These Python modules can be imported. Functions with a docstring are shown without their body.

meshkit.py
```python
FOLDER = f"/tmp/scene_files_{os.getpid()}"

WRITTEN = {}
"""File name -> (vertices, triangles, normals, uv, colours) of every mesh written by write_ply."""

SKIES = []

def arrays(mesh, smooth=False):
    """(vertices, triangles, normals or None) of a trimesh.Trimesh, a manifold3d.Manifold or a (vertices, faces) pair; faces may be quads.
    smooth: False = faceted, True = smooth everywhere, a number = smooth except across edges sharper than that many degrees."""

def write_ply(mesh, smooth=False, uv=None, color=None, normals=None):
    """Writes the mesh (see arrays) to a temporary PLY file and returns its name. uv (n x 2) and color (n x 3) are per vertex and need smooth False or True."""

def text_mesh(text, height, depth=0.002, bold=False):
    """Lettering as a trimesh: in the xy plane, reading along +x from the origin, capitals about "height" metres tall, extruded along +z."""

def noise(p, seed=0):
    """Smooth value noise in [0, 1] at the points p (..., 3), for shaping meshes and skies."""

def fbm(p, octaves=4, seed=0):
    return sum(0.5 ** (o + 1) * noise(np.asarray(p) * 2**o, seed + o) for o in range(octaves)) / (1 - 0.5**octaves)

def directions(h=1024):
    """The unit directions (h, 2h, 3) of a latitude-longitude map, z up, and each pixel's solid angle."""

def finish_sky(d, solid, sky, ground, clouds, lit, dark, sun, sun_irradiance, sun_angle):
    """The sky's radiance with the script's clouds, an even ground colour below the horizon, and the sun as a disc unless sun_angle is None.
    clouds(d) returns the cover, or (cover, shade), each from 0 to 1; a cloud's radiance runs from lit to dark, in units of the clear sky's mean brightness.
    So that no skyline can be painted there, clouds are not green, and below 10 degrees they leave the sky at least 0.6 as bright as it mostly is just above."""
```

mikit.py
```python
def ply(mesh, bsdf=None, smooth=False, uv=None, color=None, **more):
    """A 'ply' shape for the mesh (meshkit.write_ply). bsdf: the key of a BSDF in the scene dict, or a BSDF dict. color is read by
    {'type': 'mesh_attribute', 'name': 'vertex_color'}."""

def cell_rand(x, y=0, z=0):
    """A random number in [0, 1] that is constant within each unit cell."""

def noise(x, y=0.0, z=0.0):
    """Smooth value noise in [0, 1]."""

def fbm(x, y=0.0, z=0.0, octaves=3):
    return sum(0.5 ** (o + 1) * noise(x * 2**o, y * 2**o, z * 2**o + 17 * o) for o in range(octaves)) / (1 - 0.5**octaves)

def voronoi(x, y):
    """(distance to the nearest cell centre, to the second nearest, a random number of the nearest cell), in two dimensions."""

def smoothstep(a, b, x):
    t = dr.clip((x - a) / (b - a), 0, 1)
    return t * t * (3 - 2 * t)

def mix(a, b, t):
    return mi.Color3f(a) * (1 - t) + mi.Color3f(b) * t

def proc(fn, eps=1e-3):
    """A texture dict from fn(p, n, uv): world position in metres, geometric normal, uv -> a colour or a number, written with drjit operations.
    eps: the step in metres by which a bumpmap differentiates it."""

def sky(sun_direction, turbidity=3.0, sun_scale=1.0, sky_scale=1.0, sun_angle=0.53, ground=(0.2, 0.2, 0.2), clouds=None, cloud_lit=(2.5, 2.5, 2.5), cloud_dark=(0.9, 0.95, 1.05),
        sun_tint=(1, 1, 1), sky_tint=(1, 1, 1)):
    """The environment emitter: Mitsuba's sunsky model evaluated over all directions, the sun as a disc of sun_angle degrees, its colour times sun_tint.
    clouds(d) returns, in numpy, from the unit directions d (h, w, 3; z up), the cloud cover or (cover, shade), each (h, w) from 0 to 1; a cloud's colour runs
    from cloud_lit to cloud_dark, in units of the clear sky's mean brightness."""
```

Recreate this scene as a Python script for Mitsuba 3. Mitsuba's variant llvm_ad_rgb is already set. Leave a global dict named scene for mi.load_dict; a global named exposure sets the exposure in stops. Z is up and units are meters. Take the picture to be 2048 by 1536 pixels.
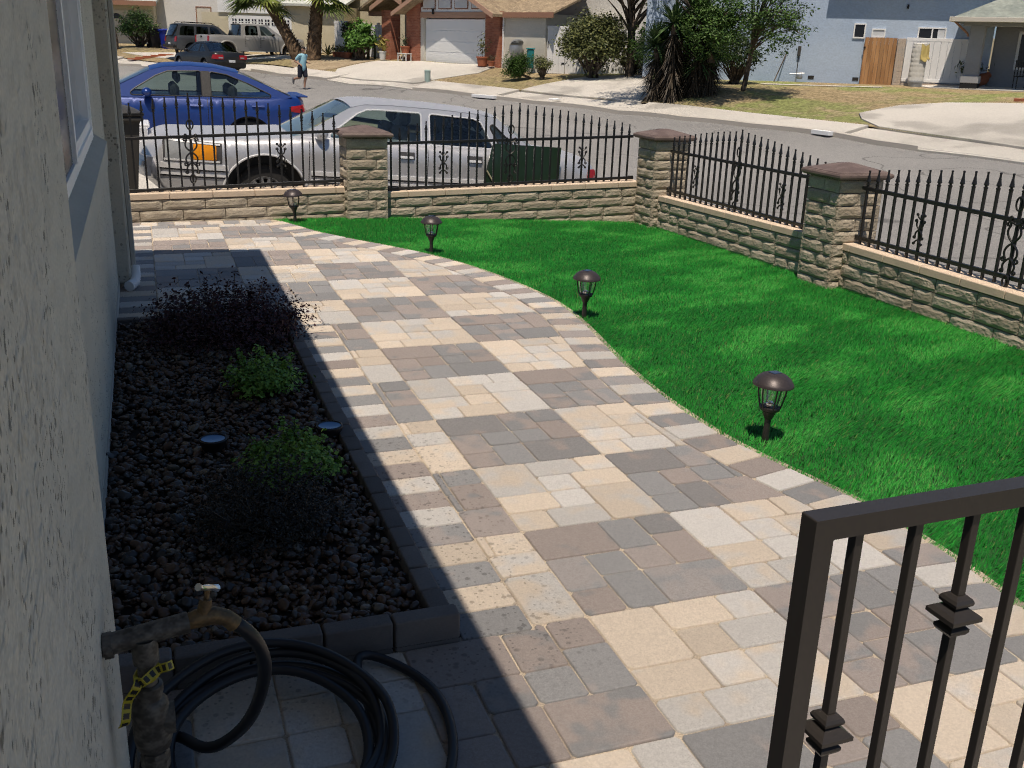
import math, numpy as np, trimesh, mitsuba as mi, drjit as dr, mikit, meshkit
from scipy.interpolate import RBFInterpolator
from scipy.spatial.transform import Rotation
from shapely.geometry import Polygon, LineString, Point, box as sbox
from shapely import affinity
from shapely.ops import unary_union
import manifold3d as m3
from mikit import noise, fbm, voronoi, cell_rand, smoothstep, mix, proc

T = mi.ScalarTransform4f
def on(b): return dr.select(b, mi.Float(1.0), mi.Float(0.0))
scene, labels = {}, {}
rng = np.random.default_rng(7)

# ------------------------------------------------------------------ camera
YAW, PITCH, ROLL = 0.3522, 0.3263, -0.0338
CAM = np.array([-0.606, -6.809, 1.7234])
fw = np.array([math.sin(YAW) * math.cos(PITCH), math.cos(YAW) * math.cos(PITCH), -math.sin(PITCH)])
rt = np.array([math.cos(YAW), -math.sin(YAW), 0.0])
dn = np.cross(fw, rt)
rt, dn = math.cos(ROLL) * rt + math.sin(ROLL) * dn, -math.sin(ROLL) * rt + math.cos(ROLL) * dn
Mc = np.eye(4); Mc[:3, 0], Mc[:3, 1], Mc[:3, 2], Mc[:3, 3] = -rt, -dn, fw, CAM
scene['camera'] = {'type': 'perspective', 'fov': 54.22, 'fov_axis': 'x', 'near_clip': 0.02, 'far_clip': 2000.0, 'to_world': T(Mc.tolist())}
# ------------------------------------------------------------------ light
SUN = (-0.20, -0.38, 1.0)
scene['daylight'] = mikit.sky(SUN, turbidity=3, ground=(0.22, 0.21, 0.19), sky_scale=0.62, sun_tint=(0.97, 1.0, 1.06))
exposure = 1.5


# ------------------------------------------------------------------ helpers
def key(name, parent=None):
    base = (parent + '__' if parent else '') + name
    k, i = base, 0
    while k in scene or k in labels or k in roots:
        i += 1
        k = '%s_%03d' % (base, i)
    return k


roots = set()


def tag(k, label=None, cat=None, group=None, kind=None):
    d = labels.setdefault(k, {})
    for a, b in (('label', label), ('category', cat), ('group', group), ('kind', kind)):
        if b: d[a] = b
    return k


def thing(name, label, cat, group=None):
    k = key(name); roots.add(k)
    return tag(k, label, cat, group)


def add(name, mesh, bsdf, parent=None, smooth=False, uv=None, label=None, cat=None, group=None, kind=None, to_world=None, color=None, normals=None):
    k = key(name, parent)
    v, f = mesh
    if len(f) == 0: print('EMPTY', k); return k
    if uv is not None and np.ndim(uv) == 1: uv = np.tile(np.asarray(uv, float), (len(v), 1))
    if uv is not None and smooth not in (False, True): smooth = True
    d = mikit.ply((np.asarray(v, float), np.asarray(f, int)), bsdf, smooth=smooth, uv=uv, color=color)
    if normals is not None:
        d['filename'] = meshkit.write_ply((np.asarray(v, float), np.asarray(f, int)), uv=uv, normals=normals); d['face_normals'] = False
    if to_world is not None: d['to_world'] = to_world
    scene[k] = d
    if label or cat or kind or group: tag(k, label, cat, group, kind)
    return k


def tri(f):
    f = np.asarray(f, int)
    return np.vstack([f[:, [0, 1, 2]], f[:, [0, 2, 3]]]) if f.shape[1] == 4 else f


def join(ms):
    vs, fs, n = [], [], 0
    for v, f in ms:
        vs.append(np.asarray(v, float)); fs.append(tri(f) + n); n += len(v)
    return np.vstack(vs), np.vstack(fs)


def joinuv(ms, uvs):
    v, f = join(ms)
    return (v, f), np.vstack([np.tile(np.asarray(u, float), (len(m[0]), 1)) for m, u in zip(ms, uvs)])


def mv(m, t=(0, 0, 0), rz=0.0, s=1.0, R=None):
    v = np.asarray(m[0], float) * s
    if R is not None: v = v @ np.asarray(R).T
    if rz:
        c, q = math.cos(rz), math.sin(rz)
        v = v @ np.array([[c, q, 0], [-q, c, 0], [0, 0, 1]])
    return v + np.asarray(t, float), m[1]


def box(x0, x1, y0, y1, z0, z1, b=0.0):
    if b <= 0:
        v = np.array([[x, y, z] for x in (x0, x1) for y in (y0, y1) for z in (z0, z1)], float)
        f = np.array([[0, 1, 3, 2], [4, 6, 7, 5], [0, 4, 5, 1], [2, 3, 7, 6], [0, 2, 6, 4], [1, 5, 7, 3]])
        return v, tri(f)
    c = np.array([(x0 + x1) / 2, (y0 + y1) / 2, (z0 + z1) / 2]); h = np.array([x1 - x0, y1 - y0, z1 - z0]) / 2
    pts = []
    for sx in (-1, 1):
        for sy in (-1, 1):
            for sz in (-1, 1):
                s = np.array([sx, sy, sz])
                for a in range(3):
                    p = h - b; p[a] = h[a]
                    pts.append(c + s * p)
    hull = trimesh.convex.convex_hull(np.array(pts))
    return np.array(hull.vertices), np.array(hull.faces)


def prism(poly, z0, z1):
    """a shapely polygon extruded in z"""
    m = trimesh.creation.extrude_polygon(poly, z1 - z0)
    v = np.array(m.vertices); v[:, 2] += z0
    return v, np.array(m.faces)


def tube(pts, r, n=8, caps=True):
    p = np.asarray(pts, float); r = np.broadcast_to(r, (len(p),))
    t = np.gradient(p, axis=0); t /= np.linalg.norm(t, axis=1, keepdims=True) + 1e-12
    a = np.cross(t[0], [0, 0, 1.0]); a = np.cross(t[0], [1.0, 0, 0]) if np.linalg.norm(a) < 0.2 else a
    V, a = [], a / np.linalg.norm(a)
    ang = np.arange(n) * 2 * np.pi / n
    for i in range(len(p)):
        a = a - t[i] * (a @ t[i]); a /= np.linalg.norm(a); b = np.cross(t[i], a)
        V.append(p[i] + r[i] * (np.cos(ang)[:, None] * a + np.sin(ang)[:, None] * b))
    V = np.vstack(V); F = []
    for i in range(len(p) - 1):
        for j in range(n):
            k = (j + 1) % n
            F.append([i * n + j, i * n + k, (i + 1) * n + k, (i + 1) * n + j])
    F = tri(np.array(F))
    if caps:
        c0, c1 = len(V), len(V) + 1
        V = np.vstack([V, p[:1], p[-1:]]); e = (len(p) - 1) * n
        F = np.vstack([F, [[c0, (j + 1) % n, j] for j in range(n)], [[c1, e + j, e + (j + 1) % n] for j in range(n)]])
    return V, F


def lathe(prof, n=16, c=(0, 0, 0), axis=None):
    prof = np.asarray(prof, float); ang = np.arange(n) * 2 * np.pi / n
    V = np.vstack([np.c_[r * np.cos(ang), r * np.sin(ang), np.full(n, z)] for r, z in prof]); F = []
    for i in range(len(prof) - 1):
        for j in range(n):
            k = (j + 1) % n
            F.append([i * n + j, i * n + k, (i + 1) * n + k, (i + 1) * n + j])
    F = tri(np.array(F))
    if axis == 'y': V = V[:, [0, 2, 1]] * [1, 1, -1]
    if axis == 'x': V = V[:, [2, 1, 0]] * [1, 1, -1]
    return V + np.asarray(c, float), F


def grid(P):
    """(n, m, 3) points to a mesh"""
    n, m = P.shape[:2]
    i, j = np.meshgrid(np.arange(n - 1), np.arange(m - 1), indexing='ij')
    q = np.stack([i * m + j, (i + 1) * m + j, (i + 1) * m + j + 1, i * m + j + 1], -1).reshape(-1, 4)
    return P.reshape(-1, 3), tri(q)


def nz(p, s=1.0, seed=0.0):
    return meshkit.noise(np.asarray(p, float) * s + seed)


def leaves(P, N, size, aspect=0.5, seed=0, tilt=0.6):
    """one rhombic leaf (two triangles folded along the rib) at each point, facing roughly N"""
    r = np.random.default_rng(seed); n = len(P)
    N = N + tilt * r.normal(size=(n, 3)); N /= np.linalg.norm(N, axis=1, keepdims=True)
    D = np.cross(N, r.normal(size=(n, 3))); D /= np.linalg.norm(D, axis=1, keepdims=True) + 1e-9
    S = np.cross(N, D); L = (size * r.uniform(0.6, 1.25, n))[:, None]
    a = P - D * L / 2; b = P + S * L * aspect / 2 + N * L * .08; c = P + D * L / 2; d = P - S * L * aspect / 2 + N * L * .08
    V = np.stack([a, b, c, d], 1).reshape(-1, 3); k = np.arange(n)[:, None] * 4
    F = np.vstack([k + [0, 1, 2], k + [0, 2, 3]])
    uv = np.repeat(np.c_[r.random(n), r.random(n)], 4, 0)
    return (V, F), uv


def refined(poly, length, edge):
    """shapely polygon in (x, z), extruded in y from -length/2 to length/2, refined"""
    polys = [poly] if poly.geom_type == 'Polygon' else list(poly.geoms)
    rings = []
    for q in polys:
        q = Polygon(q).buffer(0) if not q.is_valid else q
        q = __import__('shapely').geometry.polygon.orient(q)
        rings.append(np.array(q.exterior.coords)[:-1])
        rings += [np.array(h.coords)[:-1] for h in q.interiors]
    cs = m3.CrossSection([np.asarray(x, float) for x in rings], m3.FillRule.EvenOdd)
    m = m3.Manifold.extrude(cs, length).refine_to_length(edge).to_mesh()
    v = np.array(m.vert_properties[:, :3], float); f = np.array(m.tri_verts, int)
    v = np.c_[v[:, 0], length / 2 - v[:, 2], v[:, 1]]
    return v, f


# ------------------------------------------------------------------ terrain outside the yard (heights in metres)
G = np.array([[-3.0, 4.6, -0.06], [0.6, 4.6, -0.29], [3.6, 4.6, -0.48], [6.0, 4.6, -0.6], [-3.0, 9.0, -0.10], [0.6, 11.0, -0.19], [4.0, 11.0, -0.30], [-8.0, 6.0, 0.1], [-8.0, 12.0, 0.1], [-12.0, 0.0, 0.1], [-6.0, -8.0, 0.0], [6.0, -8.0, -0.45], [7.5, 0.0, -0.55], [8.0, -10.0, -0.5], [-3.0, 14.0, 0.0], [0.0, 20.0, -0.2], [12.0, 0.0, -0.62], [14.0, -10.0, -0.6], [4.0, 15.0, -0.42], [10.0, 10.0, -0.6], [8.0, 20.0, -0.42], [20.0, -12.0, -0.5], [30.0, -12.0, 0.0], [18.56, 11.44, -0.5], [18.33, 14.44, -0.53], [17.96, 16.15, -0.53], [17.68, 18.08, -0.44], [17.1, 20.77, -0.44], [16.13, 23.38, -0.43], [15.1, 26.01, -0.43], [13.45, 30.01, -0.36], [12.24, 32.73, -0.31], [10.42, 36.24, -0.22], [8.34, 40.05, -0.19], [5.92, 45.48, -0.07], [2.42, 50.5, -0.03], [-1.55, 54.77, -0.02], [12.72, 43.64, 0.8], [14.46, 39.39, 0.78], [12.22, 48.89, 0.81], [22.43, 28.88, 0.64], [25.6, 26.6, 0.67], [30.36, 25.9, 0.78], [7.22, 48.99, 0.68], [7.87, 48.18, 0.67], [-0.71, 64.92, 0.91], [-1.81, 58.51, 0.73], [1.39, 56.09, 0.4], [6.06, 50.53, 0.64], [18.07, 35.41, 0.6], [15.19, 34.14, 0.38], [11.38, 37.93, 0.15], [24.32, 17.34, 0.52], [22.21, 15.2, 0.23], [23.75, 20.9, 0.45], [19.04, 26.0, 0.44], [18.61, 30.67, 0.49], [19.81, 21.06, 0.0], [17.27, 39.11, 0.69], [-10.0, 60.0, 0.6], [-12.0, 80.0, 1.0], [20.0, 70.0, 1.0], [40.0, 60.0, 1.0], [60.0, 40.0, 1.0], [45.0, 10.0, 0.9], [40.0, -10.0, 0.6], [60.0, -20.0, 0.6], [5.0, 80.0, 1.0]])
RB = RBFInterpolator(G[:, :2], G[:, 2], kernel='linear', smoothing=.02)


def g(x, y):
    x, y = np.asarray(x, float), np.asarray(y, float)
    return RB(np.c_[x.ravel(), y.ravel()]).reshape(x.shape)


def g1(x, y): return float(g(x, y))


def zl(x, y):
    """the lawn falls a little towards the street corner"""
    return -0.13 * np.clip((x - 1.5) / 3, 0, 1) * np.clip((y + 3.5) / 6.8, 0, 1)


def sheet(poly, off, edge=0.8, height=g, skirt=0.0):
    """a thin sheet over the terrain inside a plan polygon; skirt: a vertical edge going down by that much"""
    def rings(q):
        q = __import__('shapely').geometry.polygon.orient(q)
        return [np.array(q.exterior.coords)[:-1]] + [np.array(h.coords)[:-1] for h in q.interiors]
    cs = m3.CrossSection([r for q in ([poly] if poly.geom_type == 'Polygon' else poly.geoms) for r in rings(q)], m3.FillRule.EvenOdd)
    m = m3.Manifold.extrude(cs, 1.0).refine_to_length(edge).to_mesh()
    v = np.array(m.vert_properties[:, :3], float); f = np.array(m.tri_verts, int)
    z = v[:, 2].copy()
    if skirt <= 0: f = f[(z[f] > .999).all(1)]
    v[:, 2] = height(v[:, 0], v[:, 1]) + off - (1 - z) * skirt
    if skirt > 0: f = f[~(z[f] < .001).all(1)]
    u = np.unique(f); r = np.zeros(len(v), int); r[u] = np.arange(len(u))
    return v[u], r[f]


# ------------------------------------------------------------------ materials
def pr(col, rough=0.6, **k):
    c = {'type': 'rgb', 'value': list(col)} if isinstance(col, (tuple, list)) else proc(col)
    d = {'type': 'principled', 'base_color': c, 'roughness': rough}
    d.update(k)
    return d


def mat(name, col, rough=0.6, bump=None, scale=1.0, two=True, **k):
    d = pr(col, rough, **k)
    if bump is not None: d = {'type': 'bumpmap', 'arbitrary': proc(bump, eps=k.get('eps', 1e-3)), 'scale': scale, 'bsdf': d}
    scene['m_' + name] = {'type': 'twosided', 'bsdf': d} if two else d
    return 'm_' + name


def flat(name, col, rough=0.55, **k): return mat(name, tuple(col), rough, **k)


def mottled(name, a, b, s, rough=.7, fine=0.12, fs=60.0, **k):
    """two colours blended by noise of size 1/s, with fine grain"""
    def fn(p, n, uv):
        t = smoothstep(.3, .7, fbm(p.x * s, p.y * s, p.z * s))
        gr = 1 - fine + 2 * fine * noise(p.x * fs, p.y * fs, p.z * fs)
        return mix(a, b, t) * gr
    return mat(name, fn, rough, **k)


def paver_fn(p, n, uv):
    r = uv.y
    k1 = smoothstep(.30, .70, fbm(p.x * 9 + r * 37, p.y * 9 + r * 11, p.z * 3) + (r - .5) * .75)
    k2 = cell_rand(r * 7919, r * 104729 + 3)
    light = mix((.475, .415, .345), (.425, .415, .40), k1)
    dark = mix((.27, .236, .222), (.200, .202, .208), smoothstep(.25, .75, k1 * .6 + k2 * .55))
    c = mix(dark, light, uv.x) * (.86 + .28 * k2)
    sp = noise(p.x * 420, p.y * 420, p.z * 420) * .6 + noise(p.x * 170, p.y * 170, p.z * 170) * .4
    c = c * (.80 + .40 * sp)
    spot = voronoi(p.x * 17 + .3, p.y * 17)
    sp2 = voronoi(p.x * 42, p.y * 42)
    wet = (1 - smoothstep(.12, .24, spot[0] + .08 * noise(p.x * 60, p.y * 60))) * on(spot[2] > .35) + (1 - smoothstep(.10, .22, sp2[0])) * on(sp2[2] > .55)
    zone = smoothstep(.70, .45, p.x) * smoothstep(-4.75, -4.3, p.y) * smoothstep(-1.9, -3.0, p.y)
    return c * (1 - .40 * dr.minimum(wet, 1) * zone)


mat('paver', paver_fn, .82)
mat('paver_edge', lambda p, n, uv: mix((.10, .092, .092), (.16, .145, .138), fbm(p.x * 10 + uv.y * 9, p.y * 10, p.z * 10)) * (.85 + .3 * noise(p.x * 300, p.y * 300, p.z * 300)) * (.8 + .4 * uv.y), .82)
mottled('joint', (.46, .39, .30), (.26, .22, .18), 7, .95, .3, 300)
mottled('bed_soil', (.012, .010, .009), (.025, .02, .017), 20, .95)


def block_fn(p, n, uv):
    t = fbm(p.x * 12 + uv.y * 31, p.y * 12, p.z * 16)
    c = mix((.315, .268, .205), (.405, .355, .280), smoothstep(.25, .75, t + (uv.y - .5) * .5))
    return c * (.80 + .40 * noise(p.x * 150, p.y * 150, p.z * 150))


mat('block', block_fn, .92, bump=lambda p, n, uv: fbm(p.x * 55, p.y * 55, p.z * 55, 3), scale=.012)
mottled('mortar', (.30, .25, .19), (.22, .18, .135), 20, .95, .2, 200)
mottled('cap_stone', (.55, .44, .335), (.49, .40, .31), 9, .85, .10, 260)
mottled('pillar_cap', (.115, .083, .074), (.150, .112, .100), 14, .6, .10, 300)
flat('iron', (.011, .011, .012), .38, specular=.5)
flat('rail_bronze', (.030, .0265, .0245), .33, specular=.5)
flat('lamp_bronze', (.060, .050, .052), .42, metallic=.35)
flat('lamp_dark', (.020, .017, .017), .45)
flat('solar_cell', (.02, .035, .075), .12)
flat('blue_lens', (.10, .20, .36), .22, metallic=.5)  # blue sky reflection painted into the lens colour
flat('chrome', (.75, .76, .78), .12, metallic=1.0)
scene['m_pane'] = {'type': 'thindielectric', 'int_ior': 1.5}
scene['m_car_glass'] = {'type': 'thindielectric', 'int_ior': 1.5, 'specular_transmittance': {'type': 'rgb', 'value': [.58, .68, .66]}}
scene['m_tint_glass'] = {'type': 'thindielectric', 'int_ior': 1.5, 'specular_transmittance': {'type': 'rgb', 'value': [.10, .12, .13]}}


def stucco_bump(p, n, uv): return fbm(p.x * 60, p.y * 60, p.z * 60, 3) + .8 * smoothstep(.55, .75, noise(p.x * 38 + 5, p.y * 38, p.z * 30))


def stucco_fn(p, n, uv):
    t = fbm(p.x * 3, p.y * 3, p.z * 3)
    pit = dr.maximum(smoothstep(.72, .84, noise(p.x * 60 + 5, p.y * 60, p.z * 48)), smoothstep(.74, .86, noise(p.x * 130, p.y * 130, p.z * 80))) * smoothstep(.40, .62, fbm(p.x * 9, p.y * 9, p.z * 5))  # small pits drawn as dark flecks, their shade put into the colour
    return mix((.45, .415, .345), (.52, .485, .41), t) * (1 - .62 * pit) * (.9 + .2 * noise(p.x * 240, p.y * 240, p.z * 240))


mat('stucco', stucco_fn, .93, bump=stucco_bump, scale=.005)
mat('stucco_rough', lambda p, n, uv: mix((.30, .285, .25), (.40, .38, .33), fbm(p.x * 8, p.y * 8, p.z * 8)) * (.75 + .5 * noise(p.x * 160, p.y * 160, p.z * 160)), .95, bump=lambda p, n, uv: fbm(p.x * 110, p.y * 110, p.z * 110, 3), scale=.012)
mat('stucco_trim', lambda p, n, uv: mix((.46, .44, .39), (.40, .38, .335), fbm(p.x * 6, p.y * 6, p.z * 6)) * (.92 + .16 * noise(p.x * 260, p.y * 260, p.z * 260)), .9, bump=lambda p, n, uv: fbm(p.x * 90, p.y * 90, p.z * 90, 2), scale=.004)
flat('vinyl_white', (.78, .79, .80), .35)
flat('window_dark', (.012, .014, .018), .25)
mottled('roof_brown', (.20, .15, .10), (.27, .21, .14), 5, .95, .25, 40)
flat('fascia', (.55, .52, .46), .6)


def turf_fn(p, n, uv):
    a = fbm(p.x * 2.2, p.y * 2.2, 0)
    b = fbm(p.x * 1.1 + p.y * 1.9, p.y * 5.2 - p.x * 2.6, 0)
    lean = smoothstep(.40, .70, a * .5 + b * .55)  # light sheen streaks, painted into the blade colour along with the lean
    k = uv.x * uv.x  # random dark blades painted in for self-shadow between the blades
    c = mix((.006, .085, .012), (.028, .32, .036), k * .55 + .45 * lean * (.35 + .65 * uv.x))
    c = mix(c, (.10, .36, .08), smoothstep(.55, .95, lean) * smoothstep(.5, 1.0, uv.y) * .8)
    return mix(c, (.20, .20, .07), smoothstep(.965, .985, uv.y) * .7)


mat('turf', turf_fn, .55, specular=.12)
mottled('turf_base', (.010, .055, .012), (.016, .085, .016), 30, .95)
mat('pebble', lambda p, n, uv: mix(mix((.045, .029, .021), (.115, .062, .038), smoothstep(.0, .6, uv.x)), mix((.036, .035, .036), (.170, .140, .108), smoothstep(.55, 1., uv.y)), smoothstep(.45, .8, uv.x)) * (.85 + .3 * noise(p.x * 130, p.y * 130, p.z * 130)), .38)
def leafmat(name, a, b, tr=.35, rough=.5):
    def fn(p, n, uv): return mix(a, b, uv.x)
    scene['m_' + name] = {'type': 'principledthin', 'base_color': proc(fn), 'roughness': rough, 'diff_trans': tr, 'specular': .4} if False else {'type': 'twosided', 'bsdf': {'type': 'principled', 'base_color': proc(fn), 'roughness': rough, 'specular': .4}}
    return 'm_' + name


leafmat('leaf_purple', (.020, .008, .013), (.055, .016, .022))
leafmat('leaf_lime', (.070, .17, .020), (.20, .36, .06))
leafmat('leaf_black', (.008, .009, .007), (.022, .020, .016))
leafmat('leaf_green', (.030, .075, .014), (.085, .16, .030))
leafmat('leaf_bright', (.05, .13, .02), (.14, .28, .05))
leafmat('leaf_dark', (.012, .030, .010), (.040, .070, .020))
leafmat('leaf_olive', (.045, .065, .02), (.17, .18, .06))
leafmat('leaf_yellow', (.22, .19, .04), (.42, .36, .10))
leafmat('leaf_palm', (.030, .085, .015), (.19, .22, .045))
leafmat('leaf_yucca', (.030, .075, .022), (.12, .19, .065))
leafmat('cactus', (.06, .075, .045), (.10, .12, .07))
leafmat('leaf_dead', (.020, .016, .010), (.085, .066, .045))
mottled('bark', (.055, .042, .032), (.14, .11, .085), 7, .95, .3, 30)
mottled('bark_palm', (.06, .038, .022), (.17, .115, .07), 6, .95, .35, 25)
flat('hose_black', (.012, .0135, .018), .42)
mottled('old_metal', (.055, .050, .045), (.14, .13, .115), 60, .55, .25, 250, metallic=.3)
mottled('brass', (.20, .13, .06), (.13, .09, .05), 60, .5, .2, 250, metallic=.5)


def road_fn(p, n, uv):
    t = fbm(p.x * .35, p.y * .35, 0)
    c = mix((.150, .149, .148), (.200, .198, .195), t) * (.85 + .3 * noise(p.x * 40, p.y * 40, 0))
    w = dr.abs(fbm(p.x * .22 + 3, p.y * .22, 5, 4) - .5)
    w2 = dr.abs(fbm(p.x * .12 + 9, p.y * .12, 2, 4) - .47)
    cr = dr.maximum(1 - smoothstep(.0, .006, w), 1 - smoothstep(.0, .004, w2))
    return c * (1 - .45 * cr)


mat('road', road_fn, .9)


def conc_fn(p, n, uv):
    t = fbm(p.x * .5, p.y * .5, 0, 4); st = smoothstep(.60, .78, fbm(p.x * .55 + 7, p.y * .55, 3, 4))
    return mix((.37, .355, .325), (.46, .44, .405), t) * (1 - .30 * st) * (.94 + .12 * noise(p.x * 30, p.y * 30, 0))


mat('concrete', conc_fn, .9)
mat('kerb', lambda p, n, uv: mix((.34, .32, .29), (.46, .43, .39), fbm(p.x * .8, p.y * .8, p.z)), .9)


def dry_fn(p, n, uv):
    t = fbm(p.x * .45 + 2, p.y * .45, 0, 4); t2 = fbm(p.x * 2.2, p.y * 2.2, 1, 3)
    c = mix((.205, .160, .090), (.150, .165, .058), smoothstep(.40, .66, t) * (.25 + .75 * smoothstep(16.5, 18.0, p.x)))
    return mix(c, (.24, .19, .12), smoothstep(.52, .75, t2) * .6) * (.62 + .76 * noise(p.x * 14, p.y * 14, 0))


mat('dry_grass', dry_fn, .95)
mottled('dirt', (.20, .155, .10), (.29, .235, .16), 1.1, .95, .25, 12)
mottled('earth', (.20, .17, .12), (.26, .22, .16), .5, .95)

# ================================================================== the setting
far = sbox(-60, -40, 70, 110)
yard = sbox(-7, -12, 4.9, 3.55)
add('terrain', sheet(far.difference(yard.buffer(-.4)), -.16, 2.2), 'm_earth', kind='structure')
KERB = np.array([[18.9, -12], [18.8, 0], [18.6, 6], [18.56, 11.44], [18.3, 14.5], [17.9, 17.6], [17.1, 20.77], [16.13, 23.38], [15.1, 26.01], [13.75, 29.4], [12.24, 32.73], [10.42, 36.24], [8.34, 40.05], [5.92, 45.48], [2.42, 50.5], [-1.55, 54.77], [-8, 59.5], [-18, 63]])
kline = LineString(KERB)
road = Polygon([(6.6, -12), (6.6, 20)] + [(5.2, 26), (1.5, 33), (-3, 39.5), (-9, 46), (-22, 53)] + KERB[::-1].tolist())
road_k = key('road')
add('road', sheet(road, -.02, 1.0), 'm_road', kind='structure')


def strip(line, d0, d1):
    """plan polygon between two offsets to the right (negative) of a line"""
    a = np.array(line.parallel_offset(d0, 'right').coords) if d0 else np.array(line.coords)
    b = np.array(line.parallel_offset(d1, 'right').coords)
    if np.linalg.norm(a[0] - b[0]) > np.linalg.norm(a[0] - b[-1]): b = b[::-1]
    return Polygon(np.vstack([a, b[::-1]])).buffer(0)


aprons = unary_union([Polygon([(7.2, 41.6), (10.1, 36.3), (12, 37.5), (10, 43)]), Polygon([(12.7, 32.3), (15.4, 25.6), (18, 27.5), (15, 33)]), Polygon([(18.7, 8), (18.1, 17.5), (21, 18.5), (21, 8)]), Polygon([(6.1, 45.5), (-2, 55.5), (0, 58), (8, 48)])])
kerb_poly = strip(kline, 0.0, 0.17)
walk_poly = strip(kline, 0.175, 1.35)
add('kerb', sheet(kerb_poly.difference(aprons), .115, .5, skirt=.2), 'm_kerb', kind='structure')
add('driveway_apron', sheet(unary_union([kerb_poly, walk_poly]).intersection(aprons).buffer(-.01), .03, .4, skirt=.1), 'm_concrete', kind='structure')
add('pavement', sheet(walk_poly.difference(aprons), .11, .5, skirt=.15), 'm_concrete', kind='structure')
D1 = Polygon([(8.9, 40.6), (10.6, 37.4), (10.9, 37.35), (11.8, 37.45), (13.62, 37.5), (14.75, 38.6), (12.55, 43.5), (11.0, 46.2), (8.6, 44.6), (8.0, 42.6)])
D2 = Polygon([(13.85, 32.6), (14.3, 32.8), (15.7, 33.1), (17.4, 33.85), (19.35, 33.6), (20.5, 32.6), (18.4, 29.0), (16.75, 27.3), (16.25, 26.7), (15.6, 28.6)])
D3 = Polygon([(19.75, 18.9), (20.3, 19.75), (21.96, 19.94), (23.2, 19.2), (24.1, 17.2), (24, 8), (19.95, 8), (19.7, 14.5), (19.35, 17.6)])
D0 = Polygon([(1.4, 55.4), (4.1, 52.4), (7.2, 48.3), (7.1, 54.5), (1.9, 58.2), (-1.4, 57.6)])
add('driveway', sheet(D1, .09, .6, skirt=.1), 'm_concrete', kind='structure')
add('driveway', sheet(D2, .09, .6, skirt=.1), 'm_concrete', kind='structure')
add('driveway', sheet(D3, .09, .6, skirt=.1), 'm_concrete', kind='structure')
add('driveway', sheet(D0, .09, .6, skirt=.1), 'm_concrete', kind='structure')
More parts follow.
